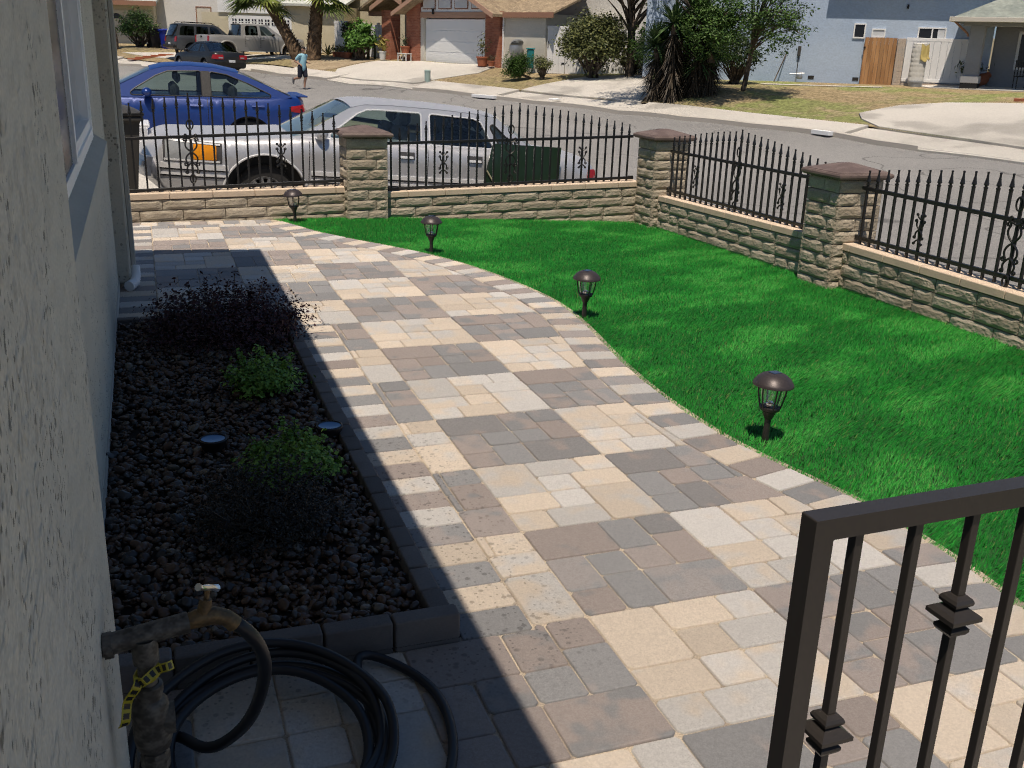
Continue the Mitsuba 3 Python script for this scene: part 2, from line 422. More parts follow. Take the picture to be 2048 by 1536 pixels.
add('driveway', sheet(Polygon([(-9, 3.65), (6.5, 3.65), (6.5, 14), (-9, 14)]), .0, .6), 'm_concrete', kind='structure')
add('pavement', sheet(Polygon([(5.2, -12), (6.45, -12), (6.45, 3.6), (5.2, 3.6)]), .06, .6, skirt=.2), 'm_concrete', kind='structure')
lots = strip(kline, 1.36, 30).difference(unary_union([D1, D2, D3, D0]).buffer(.02))
add('dry_lawn', sheet(lots, .07, .7), 'm_dry_grass', kind='structure')
add('dirt_bed', sheet(Polygon([(7.6, 44.6), (8.5, 44.75), (10.9, 46.4), (10.3, 48.8), (7.4, 49.4), (6.9, 48.9), (6.7, 46.6)]).difference(D1.buffer(.05)), .085, .5), 'm_dirt', kind='structure')
add('patio_slab', sheet(Polygon([(26.6, 24.1), (28.3, 21.4), (34, 23), (33, 29), (27.5, 27.2)]), .10, .6, skirt=.1), 'm_concrete', kind='structure')
add('path', sheet(Polygon([(21.6, 27.2), (25.2, 24.9), (25.0, 24.6), (21.3, 26.95)]), .09, .5), 'm_concrete', kind='structure')

# ================================================================== paver walkway
S = 0.61
curve = np.array([(0.557, 3.41), (0.72, 3.05), (0.887, 2.651), (1.313, 1.971), (1.66, 1.376), (1.87, 0.808), (2.022, 0.129), (2.075, -0.33), (2.051, -0.86), (1.945, -1.6), (1.878, -2.2), (1.868, -2.729), (1.90, -3.111), (1.975, -3.462), (2.045, -3.784), (2.07, -4.132), (2.065, -4.39), (2.04, -4.643), (2.02, -5.2), (2.10, -5.9), (2.3, -6.6), (2.6, -7.6)])
from scipy.interpolate import CubicSpline
tt = np.r_[0, np.cumsum(np.linalg.norm(np.diff(curve, axis=0), axis=1))]
csx, csy = CubicSpline(tt, curve[:, 0]), CubicSpline(tt, curve[:, 1])
cs_t = np.linspace(0, tt[-1], 400)
cpts = np.c_[csx(cs_t), csy(cs_t)]
bed = Polygon([(-.87, -.45), (.185, -.45), (.185, -4.29), (-.87, -4.29)])
walk = Polygon([(-.86, 3.41)] + cpts.tolist() + [(-.75, -7.6), (-.75, -4.29), (.185, -4.29), (.185, -.37), (-.86, -.37)])
add('walkway_bed', sheet(walk.buffer(.03), -.007, .5, lambda x, y: 0 * x), 'm_joint', kind='structure')
cline = LineString(cpts)
inner = np.array(cline.parallel_offset(.235, 'right').coords)
if np.linalg.norm(inner[0] - cpts[0]) > np.linalg.norm(inner[-1] - cpts[0]): inner = inner[::-1]
field = Polygon([(-.61, 3.19), (.5, 3.19)] + [tuple(q) for q in inner if q[1] < 3.15] + [(-.75, -7.6), (-.75, -4.29), (.185, -4.29), (.425, -4.29), (.425, -.60), (.185, -.60), (.185, -.37), (-.61, -.37)]).buffer(0)


def inset(P, d):
    """a convex ring moved inwards by d"""
    e = np.roll(P, -1, 0) - P; e /= np.linalg.norm(e, axis=1, keepdims=True) + 1e-12
    n = np.c_[-e[:, 1], e[:, 0]]; n0 = np.roll(n, 1, 0)
    k = 1 + (n * n0).sum(1, keepdims=True)
    return P + d * (n + n0) / np.maximum(k, .35)


def paver(poly, top=0.0, depth=.05, gap=.0022, bev=.006, tilt=0.0028, rs=None):
    """a tumbled paver: chamfered corners, a rounded upper arris, set with a slight tilt"""
    P = np.array(__import__('shapely').geometry.polygon.orient(poly).exterior.coords)[:-1]
    keep = np.linalg.norm(P - np.roll(P, 1, 0), axis=1) > .006
    P = P[keep]
    if len(P) < 3: return None
    P = inset(P, gap)
    Q = []
    for i in range(len(P)):
        a, b, c = P[i - 1], P[i], P[(i + 1) % len(P)]
        q = min(.010 * rs.uniform(.6, 1.6), .3 * np.linalg.norm(a - b), .3 * np.linalg.norm(c - b))
        Q += [b + (a - b) / np.linalg.norm(a - b) * q, b + (c - b) / np.linalg.norm(c - b) * q]
    Q = np.array(Q) + rs.normal(size=(len(Q), 2)) * .0009
    n = len(Q); c = Q.mean(0); w = rs.normal(size=2) * tilt; dz = top + rs.normal() * .0011
    rings = [(Q, -depth), (Q, -bev), (inset(Q, bev * .35), -bev * .3), (inset(Q, bev), 0.0)]
    V = np.vstack([np.c_[q, dz + z + (q - c) @ w] for q, z in rings] + [np.array([[c[0], c[1], dz + .0006]])]); F = []
    for i in range(3):
        for j in range(n):
            k = (j + 1) % n
            F.append([i * n + j, i * n + k, (i + 1) * n + k, (i + 1) * n + j])
    return V, np.vstack([tri(np.array(F)), [[3 * n + j, 3 * n + (j + 1) % n, 4 * n] for j in range(n)]])


PIECES = [(0, 4, 0, 3), (4, 6, 0, 3), (6, 8, 0, 2), (6, 8, 2, 5), (4, 6, 3, 5), (4, 8, 5, 8), (0, 2, 3, 6), (2, 4, 3, 5), (2, 4, 5, 8), (0, 2, 6, 8)]
pv = []
rs = np.random.default_rng(11)
for i in range(-2, 5):
    for j in range(-6, 14):
        dark = (i + j) % 2 == 1
        lay = PIECES if dark else [(c, d, a, b) for a, b, c, d in PIECES]
        if rs.random() < .30: lay = [(8 - b, 8 - a, 8 - d, 8 - c) for a, b, c, d in lay]
        for a, b, c, d in lay:
            r = sbox((i + a / 8) * S, -(j + d / 8) * S, (i + b / 8) * S, -(j + c / 8) * S)
            q = r.intersection(field)
            for q in (getattr(q, 'geoms', [q]) if not q.is_empty else []):
                if q.geom_type != 'Polygon' or q.area < .0016: continue
                q = q.simplify(.004)
                m = paver(q, rs=rs)
                if m: pv.append((m, (0.0 if dark else 1.0, rs.random()), math.sqrt(q.area) / (np.linalg.norm([q.centroid.x - CAM[0], q.centroid.y - CAM[1], CAM[2]])) ** 1.5 * (q.centroid.y > -5.0)))
wk = key('walkway')
labels[wk] = {'kind': 'structure'}; roots.add(wk)
pv.sort(key=lambda e: -e[2])
for m, uv, _ in pv[:300]: add('paver', m, 'm_paver', wk, uv=uv)
m, uv = joinuv([e[0] for e in pv[300:]], [e[1] for e in pv[300:]])
add('far_paver', m, 'm_paver', wk, uv=uv, kind='stuff', label='small pavers of the walkway farther from the camera')

bk = key('walkway_border')
labels[bk] = {'kind': 'structure'}; roots.add(bk)
n_b = int(tt[-1] / .152)
for k in range(n_b):                                        # soldier course along the lawn
    t0, t1 = tt[-1] * k / n_b, tt[-1] * (k + 1) / n_b
    def off(t, d):
        p = np.array([csx(t), csy(t)]); q = np.array([csx(t, 1), csy(t, 1)]); q /= np.linalg.norm(q)
        return p + d * np.array([q[1], -q[0]])
    q = Polygon([off(t0, .004), off(t0, .232), off(t1, .232), off(t1, .004)])
    if not q.is_valid or q.centroid.y > 3.22: continue
    m = paver(q, rs=rs)
    add('paver', m, 'm_paver', bk, uv=(k % 2 * 1.0, rs.random()))
k = 0
for y0 in np.arange(-4.29, -.62, .1525):                    # along the gravel bed
    m = paver(sbox(.19, y0, .423, y0 + .1525), rs=rs); k += 1
    add('paver', m, 'm_paver', bk, uv=((k + 1) % 2 * 1.0, rs.random()))
for y0 in np.arange(-.37, 3.18, .1525):                     # along the house
    m = paver(sbox(-.858, y0, -.613, y0 + .1525), rs=rs); k += 1
    add('paver', m, 'm_paver', bk, uv=(k % 2 * 1.0, rs.random()))
for x0 in np.arange(-.858, .50, .1525):                     # along the front wall
    m = paver(sbox(x0, 3.192, x0 + .1525, 3.40), rs=rs); k += 1
    add('paver', m, 'm_paver', bk, uv=(k % 2 * 1.0, rs.random()))

# ------------------------------------------------------------------ gravel bed and its edging
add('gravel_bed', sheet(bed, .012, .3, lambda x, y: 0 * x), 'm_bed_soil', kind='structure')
ed = thing('bed_edging', 'low edging of dark pavers set on edge around the shaded pebble bed', 'edging')


def kerbstone(x0, x1, y0, y1, h, s):
    b = box(x0 + .0015, x1 - .0015, y0 + .0015, y1 - .0015, -.08, h + s, .007)
    return b


rs = np.random.default_rng(5)
x = .182
k = 0
while x > -.74:
    add('paver', kerbstone(x - .205, x, -4.29, -4.222, .098, rs.normal() * .003), 'm_paver_edge', ed, smooth=30, uv=(0, rs.random())); x -= .207
y = -4.218
while y < -.5:
    add('paver', kerbstone(.108, .182, y, y + .150, .062, rs.normal() * .003), 'm_paver_edge', ed, smooth=30, uv=(0, rs.random())); y += .1525
x = .104
while x > -.8:
    add('paver', kerbstone(x - .205, x, -.45, -.38, .055, rs.normal() * .003), 'm_paver_edge', ed, smooth=30, uv=(0, rs.random())); x -= .207

ico = trimesh.creation.icosphere(subdivisions=1)
ico2 = trimesh.creation.icosphere(subdivisions=2)
n_p = 8200
rs = np.random.default_rng(21)
px = rs.uniform(-.85, .10, n_p); py = -4.2 + 3.72 * rs.random(n_p) ** 1.15
big = rs.random(n_p)
rad = .0085 + .0125 * big ** 2.4
ms, us = [], []
for i in range(n_p):
    src = ico2 if py[i] < -2.9 and big[i] > .45 else ico
    v = np.array(src.vertices) * (1 + .22 * rs.normal(size=3)).clip(.55, 1.5) * [1, 1, .62]
    v += .12 * np.sin(v[:, [1, 2, 0]] * 3 + rs.uniform(0, 6, 3))
    R = Rotation.from_euler('zyx', [rs.uniform(0, 6.3), rs.normal() * .35, rs.normal() * .35]).as_matrix()
    ms.append((v @ R.T * rad[i] + [px[i], py[i], .016 + rad[i] * .55 + .024 * rs.random() ** 2], np.array(src.faces))); us.append((rs.random(), rs.random()))
m, uv = joinuv(ms, us)
add('river_pebbles', m, 'm_pebble', smooth=True, uv=uv, label='dark brown and grey river pebbles filling the shaded bed by the wall', cat='pebbles', kind='stuff')

# ------------------------------------------------------------------ artificial lawn
lawn = Polygon([tuple(q) for q in cpts] + [(4.64, -7.6), (4.64, 3.41)]).buffer(0)
add('lawn', sheet(lawn, -.012, .25, zl), 'm_turf_base', kind='structure')
rs = np.random.default_rng(3)
N = 430000
# denser towards the camera
gx = rs.uniform(.5, 4.66, N * 2); gy = 3.42 - 9.2 * rs.random(N * 2) ** 1.05
import shapely
ok = shapely.contains_xy(lawn.buffer(.012), gx, gy) & (gy > -5.6)
gx, gy = gx[ok][:N], gy[ok][:N]
n = len(gx); P = np.c_[gx, gy, zl(gx, gy)]
a = meshkit.fbm(np.c_[gx * 2.2, gy * 2.2, 0 * gx], 3)
b = meshkit.fbm(np.c_[gx * 1.1 + gy * 1.9, gy * 5.2 - gx * 2.6, 0 * gx], 3)
lean = np.clip((a * .5 + b * .55 - .42) / .3, 0, 1)
ang = rs.uniform(0, 2 * np.pi, n)
h = rs.uniform(.020, .036, n)
tip = np.c_[np.cos(ang), np.sin(ang)] * (rs.uniform(.002, .016, n))[:, None] + np.c_[-.004 + .016 * lean, -.010 - .014 * lean]
wd = np.c_[-np.sin(ang), np.cos(ang)] * rs.uniform(.0016, .0030, n)[:, None]
V = np.stack([np.c_[P[:, :2] - wd, P[:, 2] - .014], np.c_[P[:, :2] + wd, P[:, 2] - .014], np.c_[P[:, :2] + tip, P[:, 2] - .012 + h]], 1).reshape(-1, 3)
uv = np.repeat(np.c_[rs.random(n), rs.random(n)], 3, 0)
nb = np.c_[tip * 22 + rs.normal(size=(n, 2)) * .42, np.ones(n)]; nb /= np.linalg.norm(nb, axis=1, keepdims=True)
add('grass_lawn', (V, np.arange(3 * n).reshape(-1, 3)), 'm_turf', uv=uv, normals=np.repeat(nb, 3, 0), label='vivid green artificial grass of the small front lawn', cat='grass', kind='stuff')

# ================================================================== the house on the left
hs = thing('stucco_house', 'beige stucco house whose wall and white window run along the left side', 'house')
WY0, WY1, WZ0, WZ1 = -3.95, -1.22, 1.215, 2.35
wall = join([box(-1.06, -.86, -4.9, WY0, -.1, 2.68), box(-1.06, -.86, WY1, .84, -.1, 2.68), box(-1.06, -.86, WY0, WY1, -.1, WZ0), box(-1.06, -.86, WY0, WY1, WZ1, 2.68), box(-6, -1.06, .64, .84, -.1, 2.68), box(-6, -5.8, -9.5, .64, -.1, 2.68), box(-6, -1.06, -9.5, -9.3, -.1, 2.68)])
add('wall', wall, 'm_stucco', hs)
add('corner_pilaster', box(-.95, -.77, .65, .846, .03, 2.66, .012), 'm_stucco', hs, smooth=30)
pw = box(-1.0, -.745, -9.4, -4.80, -.1, 2.66, .02)
add('wall_return', pw, 'm_stucco', hs, smooth=30)
add('rough_wall', box(-.99, -.741, -9.39, -5.93, -.1, .98, .004), 'm_stucco_rough', hs, smooth=30, label='rough darker stucco low on the nearest wall')
add('base_band', join([box(-.9, -.852, -4.8, .648, -.1, .06)]), 'm_stucco_trim', hs)
wn = add('window', join([box(-.93, -.848, WY0 + .002, WY0 + .06, WZ0 + .002, WZ1 - .002), box(-.93, -.848, WY1 - .06, WY1 - .002, WZ0 + .002, WZ1 - .002), box(-.93, -.848, WY0 + .06, WY1 - .06, WZ0 + .002, WZ0 + .05), box(-.93, -.848, WY0 + .06, WY1 - .06, WZ1 - .05, WZ1 - .002)]), 'm_vinyl_white', hs, label='white vinyl sliding window in the stucco wall')
add('sash', join([box(-.90, -.842, -2.80, -2.735, WZ0 + .05, WZ1 - .05), box(-.90, -.856, -2.735, -2.69, WZ0 + .05, WZ1 - .05), box(-.90, -.856, WY1 - .11, WY1 - .06, WZ0 + .05, WZ1 - .05), box(-.90, -.856, -2.69, WY1 - .11, WZ0 + .05, WZ0 + .095)]), 'm_vinyl_white', wn)
add('screen', box(-.868, -.858, WY0 + .06, -2.80, WZ0 + .05, WZ1 - .05), 'm_window_dark', wn, label='dark insect screen of the near half')
add('pane', box(-.905, -.899, -2.69, WY1 - .11, WZ0 + .095, WZ1 - .05), 'm_pane', wn)
add('curtain', box(-1.05, -1.03, WY0, WY1, WZ0, WZ1), 'm_stucco_trim', wn)
sl = prism(Polygon([(-.86, 1.02), (-.80, 1.05), (-.795, 1.17), (-.86, 1.212)]), 0, 1)
v = sl[0][:, [0, 2, 1]].copy(); v[:, 1] = -4.3 + v[:, 1] * 3.35
add('sill', (v, sl[1][:, ::-1]), 'm_stucco_trim', hs, label='pale sloping stucco sill under the window')
ds = thing('downspout', 'white rain downspout ending at the foot of the wall corner', 'downspout')
add('pipe', box(-.769, -.716, .70, .78, .10, 2.6, .008), 'm_vinyl_white', ds, smooth=30)
add('elbow', tube([(-.742, .74, .14), (-.742, .71, .075), (-.75, .63, .045), (-.79, .55, .035)], [.034, .034, .036, .038], 10), 'm_vinyl_white', ds, smooth=50)
del scene[ds + '__pipe']
add('pipe', box(-.769, -.735, .775, .835, .12, 2.6, .006), 'm_stucco_trim', ds, smooth=30)
# the roof: eaves over the bed, out of the frame but they throw the long shadow
EX, EY = -.315, .86
rf = Polygon([(EX, 2.60), (EX, 2.75), (-3.5, 3.85), (-3.5, 3.68)])
r1 = prism(rf, 0, 10.5); v = r1[0][:, [0, 2, 1]].copy(); v[:, 1] = EY - 10.5 + v[:, 1]
r2p = prism(Polygon([(-6.6, 2.60), (-6.6, 2.75), (-3.5, 3.85), (-3.5, 3.68)]), 0, 10.5); v2 = r2p[0][:, [0, 2, 1]].copy(); v2[:, 1] = EY - 10.5 + v2[:, 1]
rk = add('roof', join([(v, r1[1][:, ::-1]), (v2, r2p[1][:, ::-1])]), 'm_roof_brown', hs)
add('fascia', box(EX, EX + .02, EY - 10.5, EY, 2.58, 2.755), 'm_fascia', rk)

# ================================================================== block walls, pillars and iron fence
def stone(L, D, H, rs, amp=.0115):
    """a split-faced block: rough front at y = 0 (towards -y), body behind"""
    nx, nz_ = max(3, int(L / .055)), 4
    xs = np.linspace(0, L, nx + 1); zs = np.linspace(0, H, nz_ + 1)
    X, Z = np.meshgrid(xs, zs, indexing='ij')
    e = np.minimum(np.minimum(X, L - X) / .022, np.minimum(Z, H - Z) / .018).clip(0, 1)
    nn = meshkit.fbm(np.stack([X * 14, Z * 20, 0 * X], -1) + rs.uniform(0, 90, 3), 3)
    Y = -(.1 + 1.15 * nn) * amp * np.sqrt(e) + .006 * (1 - e)
    Xj = X + (rs.normal(size=X.shape) * .004) * (e > 0); Zj = Z + (rs.normal(size=X.shape) * .003) * (e > 0)
    a = grid(np.stack([Xj, Y, Zj], -1))
    b = box(0, L, .010, D, 0, H)
    return join([a, b])


def dirframe(p0, p1, n):
    """x along the wall, y into it (away from the visible face)"""
    d = np.array([p1[0] - p0[0], p1[1] - p0[1]]); L = np.linalg.norm(d); d /= L
    return d, np.array(n, float), L


def place_on(m, p0, d, n, s, z, slope=0.0):
    """local (x, y, z) to world: x along d (with slope), y along -n, z up"""
    v = m[0]
    w = np.c_[p0[0] + d[0] * (s + v[:, 0]) - n[0] * v[:, 1], p0[1] + d[1] * (s + v[:, 0]) - n[1] * v[:, 1], z + v[:, 2] + slope * (s + v[:, 0])]
    det = d[0] * (-n[1]) - d[1] * (-n[0])
    return w, (m[1] if det > 0 else np.asarray(m[1])[:, ::-1])


def block_wall(label, p0, p1, n, z0, z1, low, seed, thick=.20, first=0.0):
    """p0 to p1 along the visible face, n its outward normal, z0 and z1 the cap tops at both ends; courses run parallel to the cap"""
    rs = np.random.default_rng(seed)
    k = thing('block_wall', label, 'wall', 'low walls of split-faced blocks round the lawn')
    d, nn, L = dirframe(p0, p1, n); sl = (z1 - z0) / L
    add('core', place_on(box(0, L, .022, thick - .012, low - z0 - .05, -.05), p0, d, nn, 0, z0, sl), 'm_mortar', k)
    s = -.4 + first
    while s < L:
        a, b = max(s, 0), min(s + .398, L)
        if b - a > .05: add('cap_block', place_on(box(.0015, b - a - .0015, -.009, thick + .009, -.056, 0, .004), p0, d, nn, a, z0, sl), 'm_cap_stone', k, smooth=30)
        s += .4
    c = 0
    while z0 - .064 - .1016 * c > low - .02 or z1 - .064 - .1016 * c > low - .02:
        s = -.4 + first * .5 + (.2 if c % 2 else 0) + rs.uniform(-.03, .03)
        while s < L:
            l = .3975 if rs.random() > .14 else .198
            a, b = max(s, 0), min(s + l, L)
            if b - a > .04:
                m = stone(b - a - .007, thick, .0945, rs)
                add('block', place_on(m, p0, d, nn, a + .0035, z0 - .0605 - .1016 * (c + 1) + .003, sl), 'm_block', k, uv=(0, rs.random()))
            s += l
        c += 1
    add('footing', place_on(box(0, L, -.05, thick, low - z0 - .3, low - z0 - .004), p0, d, nn, 0, z0, sl * .2), 'm_mortar', k)
    return k


def pillar(label, x0, y0, w, low, seed, top=.80):
    rs = np.random.default_rng(seed)
    k = thing('stone_pillar', label, 'pillar', 'stone pillars of the front fence')
    add('core', box(x0 + .02, x0 + w - .02, y0 + .02, y0 + w - .02, low - .2, top), 'm_mortar', k)
    c = 0
    faces = [((x0, y0), (1, 0), (0, -1)), ((x0, y0 + w), (0, -1), (-1, 0)), ((x0 + w, y0), (0, 1), (1, 0)), ((x0 + w, y0 + w), (-1, 0), (0, 1))]
    while top - .1016 * (c + 1) > low - .1:
        z = top - .1016 * (c + 1) + .003
        for q, (p, d, n) in enumerate(faces):
            if q > 1 and (c > 7): continue
            cuts = [0, w * (.5 + rs.uniform(-.04, .04)), w] if (c + q) % 2 else [0, w]
            if (c + q) % 2 == 0 and rs.random() < .35: cuts = [0, w * .72, w]
            for a, b in zip(cuts[:-1], cuts[1:]):
                amp = .006 if c == 0 else .0125
                m = stone(b - a - .006, .05, .0945, rs, amp)
                add('block', place_on(m, p, np.array(d, float), np.array(n, float), a + .003, z), 'm_block', k, uv=(0, rs.random()))
        c += 1
    o = .048
    cx, cy, h = x0 + w / 2, y0 + w / 2, w / 2
    R = [(h + .005, 0), (h + .03, .006), (h + o - .012, .012), (h + o, .024), (h + o, .040), (h + o - .010, .052), (h + o - .022, .055), (h + o - .024, .060), (.05, .112), (.001, .116)]
    V, F = [], []
    for i, (r, z) in enumerate(R): V += [(cx - r, cy - r, top + z), (cx + r, cy - r, top + z), (cx + r, cy + r, top + z), (cx - r, cy + r, top + z)]
    for i in range(len(R) - 1):
        for j in range(4): F.append([i * 4 + j, i * 4 + (j + 1) % 4, i * 4 + 4 + (j + 1) % 4, i * 4 + 4 + j])
    F.append([3, 2, 1, 0])
    add('cap', (np.array(V), tri(np.array(F))), 'm_pillar_cap', k, smooth=25)
    return k


block_wall('left stretch of tan split-block wall in front of the silver car, ending beside the walkway', (-1.75, 3.40), (1.28, 3.40), (0, -1), .249, .308, -.03, 1, first=.13)
block_wall('tan split-block wall between the first stone pillar and the corner pillar', (1.69, 3.40), (4.60, 3.40), (0, -1), .249, .323, -.14, 2, first=.24)
block_wall('tan split-block wall along the street between the corner pillar and the rightmost pillar', (4.63, 3.02), (4.63, .24), (-1, 0), .222, .296, -.14, 3, first=.2)
block_wall('rightmost stretch of tan split-block wall running out of the right of the picture', (4.63, -.18), (4.63, -5.6), (-1, 0), .302, .306, -.08, 4, first=.1)
pillar('stone pillar with brown cap at the left, rising in front of the door of the silver car', 1.27, 3.28, .42, -.05, 5)
pillar('stone pillar with brown cap at the far corner of the lawn', 4.55, 3.0, .42, -.14, 6)
pillar('rightmost stone pillar with brown cap, on the right side of the lawn', 4.52, -.19, .42, -.08, 7)


def picket_tip(h):
    return [(.0115, h - .118), (.015, h - .112), (.015, h - .104), (.009, h - .102), (.009, h - .094), (.0155, h - .092), (.0175, h - .086), (.0135, h - .070), (.0078, h - .036), (.0065, h - .014), (.0092, h - .010), (.0086, h - .002), (.001, h)]


def cscroll(x0, z0, x1, z1, out, r0=.030, turns=1.15, n=12):
    """an S/C scroll: a bowed stem from the bar with a curl at each end, in the (x, z) plane"""
    a, b = np.array([x0, z0]), np.array([x1, z1]); m = (a + b) / 2 + np.array([out, 0])
    t = np.linspace(0, 1, n)[:, None]
    stem = (1 - t) ** 2 * a + 2 * t * (1 - t) * m + t ** 2 * b
    d = stem[-1] - stem[-2]; th0 = math.atan2(d[1], d[0]); pts = [stem]
    sgn = -1 if out > 0 else 1
    sgn = sgn if z1 > z0 else -sgn
    u = np.linspace(0, turns * 2 * np.pi, 16)[1:]; p = stem[-1].copy(); curl = []
    for q0, q1 in zip(np.r_[0, u[:-1]], u):
        r = r0 * (1 - .75 * q1 / u[-1]); th = th0 - sgn * -1 * q1
        p = p + np.array([math.cos(th), math.sin(th)]) * r * (q1 - q0) * .62; curl.append(p.copy())
    return np.vstack([stem, curl])


def ornament(big):
    ms = []
    def tb(P, r): ms.append(tube(np.c_[P[:, 0], np.full(len(P), -.012), P[:, 1]], r, 5))
    for sx in (-1, 1):
        if big:
            for z0, z1, o, r in ((.00, .105, .062, .030), (.0, -.105, .062, .030), (-.10, -.185, .050, .024), (.12, .150, .045, .018)):
                P = cscroll(0, z0, .040, z1, o * 1.0, r); P[:, 0] *= sx; tb(P, .0078)
            t = np.linspace(0, np.pi, 9)
            P = np.c_[sx * .030 * np.sin(t), .255 - .045 * np.cos(t)]; tb(P, .007)
            P = np.c_[sx * .026 * np.sin(t), -.255 - .04 * np.cos(t)]; tb(P, .007)
        else:
            for z0, z1, o, r in ((.0, .055, .030, .020), (.0, -.055, .030, .020), (.075, .105, .018, .014), (-.075, -.105, .018, .014)):
                P = cscroll(0, z0, .030, z1, o, r, 1.0); P[:, 0] *= sx; tb(P, .0068)
    b = .30 if big else .11
    ms.append(lathe([(.003, -b), (.011, -b + .02), (.012, -.06), (.018, 0), (.012, .06), (.011, b - .03), (.016, b - .01), (.004, b + .015)], 6))
    return join(ms)


ORN = {True: ornament(True), False: ornament(False)}


def iron_fence(label, p0, p1, zr0, zr1, zb0, zb1, tip_end, tip_mid, n):
    k = thing('iron_fence', label, 'fence', 'black iron fence panels with spear pickets')
    p0, p1 = np.array(p0), np.array(p1); d = p1 - p0; L = np.linalg.norm(d); d /= L; nn = np.array([d[1], -d[0]])
    if nn @ (CAM[:2] - p0) < 0: nn = -nn
    def at(s, z): return np.array([*(p0 + d * s), z])
    for nm, a, b in (('top_rail', zr0, zr1), ('bottom_rail', zb0, zb1)):
        m = box(0, L, -.014, .014, -.014, .014, .002)
        add(nm, place_on(m, p0, d, nn, 0, a, (b - a) / L), 'm_iron', k, smooth=30)
    up = 0
    for i in range(n):
        s = .05 + (L - .1) * i / (n - 1); t = abs(2 * i / (n - 1) - 1)
        zr = zr0 + (zr1 - zr0) * s / L; zb = zb0 + (zb1 - zb0) * s / L
        h = tip_end + (tip_mid - tip_end) * (1 - t ** 1.35) + (.018 if i == n // 2 else 0) + (zr - (zr0 + zr1) / 2)
        P = at(s, 0)
        bar = box(-.0086, .0086, -.0086, .0086, zb - .055, h - .115)
        m = mv(join([bar, lathe(picket_tip(h), 8)]), P, math.atan2(d[1], d[0]))
        add('picket', m, 'm_iron', k, smooth=False)
    for s, big in ((.5, True), (.22, False), (.78, False)):
        i = round((s * L - .05) / ((L - .1) / (n - 1))); ss = .05 + (L - .1) * i / (n - 1)
        zr = zr0 + (zr1 - zr0) * ss / L
        add('scroll', mv(ORN[big], at(ss, zr - (.145 if big else .21)) + np.r_[nn * .004, 0], math.atan2(d[1], d[0])), 'm_iron', k, smooth=40)
    for s in (0.0, L):
        add('bracket', mv(box(-.03, .03, -.011, .011, -.02, .02, .003), at(s, zb0 if s == 0 else zb1), math.atan2(d[1], d[0])), 'm_iron', k)
    return k


iron_fence('leftmost iron fence panel, in front of the nose of the silver car', (-1.62, 3.50), (1.24, 3.50), .742, .853, .255, .362, .955, 1.185, 27)
iron_fence('iron fence panel between the first stone pillar and the corner pillar', (1.72, 3.50), (4.52, 3.50), .731, .808, .268, .356, .902, 1.135, 30)
iron_fence('iron fence panel along the street between the corner pillar and the rightmost pillar', (4.73, 2.98), (4.73, .26), .700, .740, .285, .325, .87, 1.022, 25)
iron_fence('rightmost iron fence panel, running out of the right of the picture', (4.73, -.21), (4.73, -3.45), .745, .742, .352, .385, .885, 1.045, 30)

# ================================================================== solar lamps on the lawn's edge
def solar_lamp(label, x, y, s=1.0, tilt=(0, 0), rot=0.3):
    k = thing('solar_lamp', label, 'garden light', 'solar garden lights along the walkway')
    z0 = zl(x, y)
    R = Rotation.from_euler('xy', tilt).as_matrix()
    def P(m): return mv(mv(m, s=s, rz=rot), (x, y, float(z0)), R=R)
    cap = [(.001, .335), (.035, .333), (.058, .324), (.078, .308), (.092, .288), (.096, .279), (.095, .273), (.090, .271), (.060, .273), (.001, .275)]
    add('cap', P(lathe(cap, 32)), 'm_lamp_bronze', k, smooth=40)
    add('solar_panel', P(box(-.026, .026, -.020, .020, .331, .3365, .001)), 'm_solar_cell', k)
    for i in range(6):
        a = i * np.pi / 3
        pts = [(.066 * math.cos(a), .066 * math.sin(a), .273), (.063 * math.cos(a), .063 * math.sin(a), .235), (.052 * math.cos(a), .052 * math.sin(a), .185), (.046 * math.cos(a), .046 * math.sin(a), .165)]
        add('rib', P(tube(pts, .0042, 6)), 'm_lamp_dark', k, smooth=40)
    add('glass', P(lathe([(.058, .272), (.054, .235), (.045, .190), (.040, .172)], 24)), 'm_pane', k, smooth=True)
    add('light_core', P(lathe([(.022, .170), (.022, .186), (.012, .190), (.010, .196), (.001, .197)], 14)), 'm_chrome', k, smooth=30)
    add('cup', P(lathe([(.001, .172), (.048, .172), (.050, .166), (.046, .154), (.032, .146), (.030, .138), (.022, .118), (.0165, .108)], 24)), 'm_lamp_dark', k, smooth=35)
    add('stem', P(lathe([(.0165, .108), (.0150, .095), (.0155, .06), (.0175, .0), (.018, -.06)], 16)), 'm_lamp_dark', k, smooth=35)


solar_lamp('farthest garden light, small on the lawn tip in front of the left block wall', .735, 3.20, .97, (.03, -.06))
solar_lamp('second farthest garden light, on the lawn in front of the middle block wall', 1.66, 1.50, .96, (.0, .0), .1)
solar_lamp('second nearest garden light, where the walkway bulges out into the lawn', 2.11, -.79, .97, (.0, .02), .5)
solar_lamp('nearest and largest garden light, right of the walkway above the dark railing', 2.035, -3.10, 1.0, (-.02, .05), .25)

for lab_, x, y in (('round dark disc light with painted blue sky reflection standing in the middle of the pebble bed', -.43, -2.63), ('round dark disc light with painted blue sky reflection beside the edging of the pebble bed', .075, -2.60)):
    k = thing('disc_light', lab_, 'garden light', 'round disc lights in the pebble bed')
    add('body', lathe([(.040, -.02), (.044, .03), (.056, .066), (.060, .074), (.060, .082), (.052, .086), (.050, .081)], 28, (x, y, 0)), 'm_lamp_dark', k, smooth=35)
    add('lens', lathe([(.0505, .0815), (.03, .079), (.001, .078)], 28, (x, y, 0)), 'm_blue_lens', k, smooth=True)


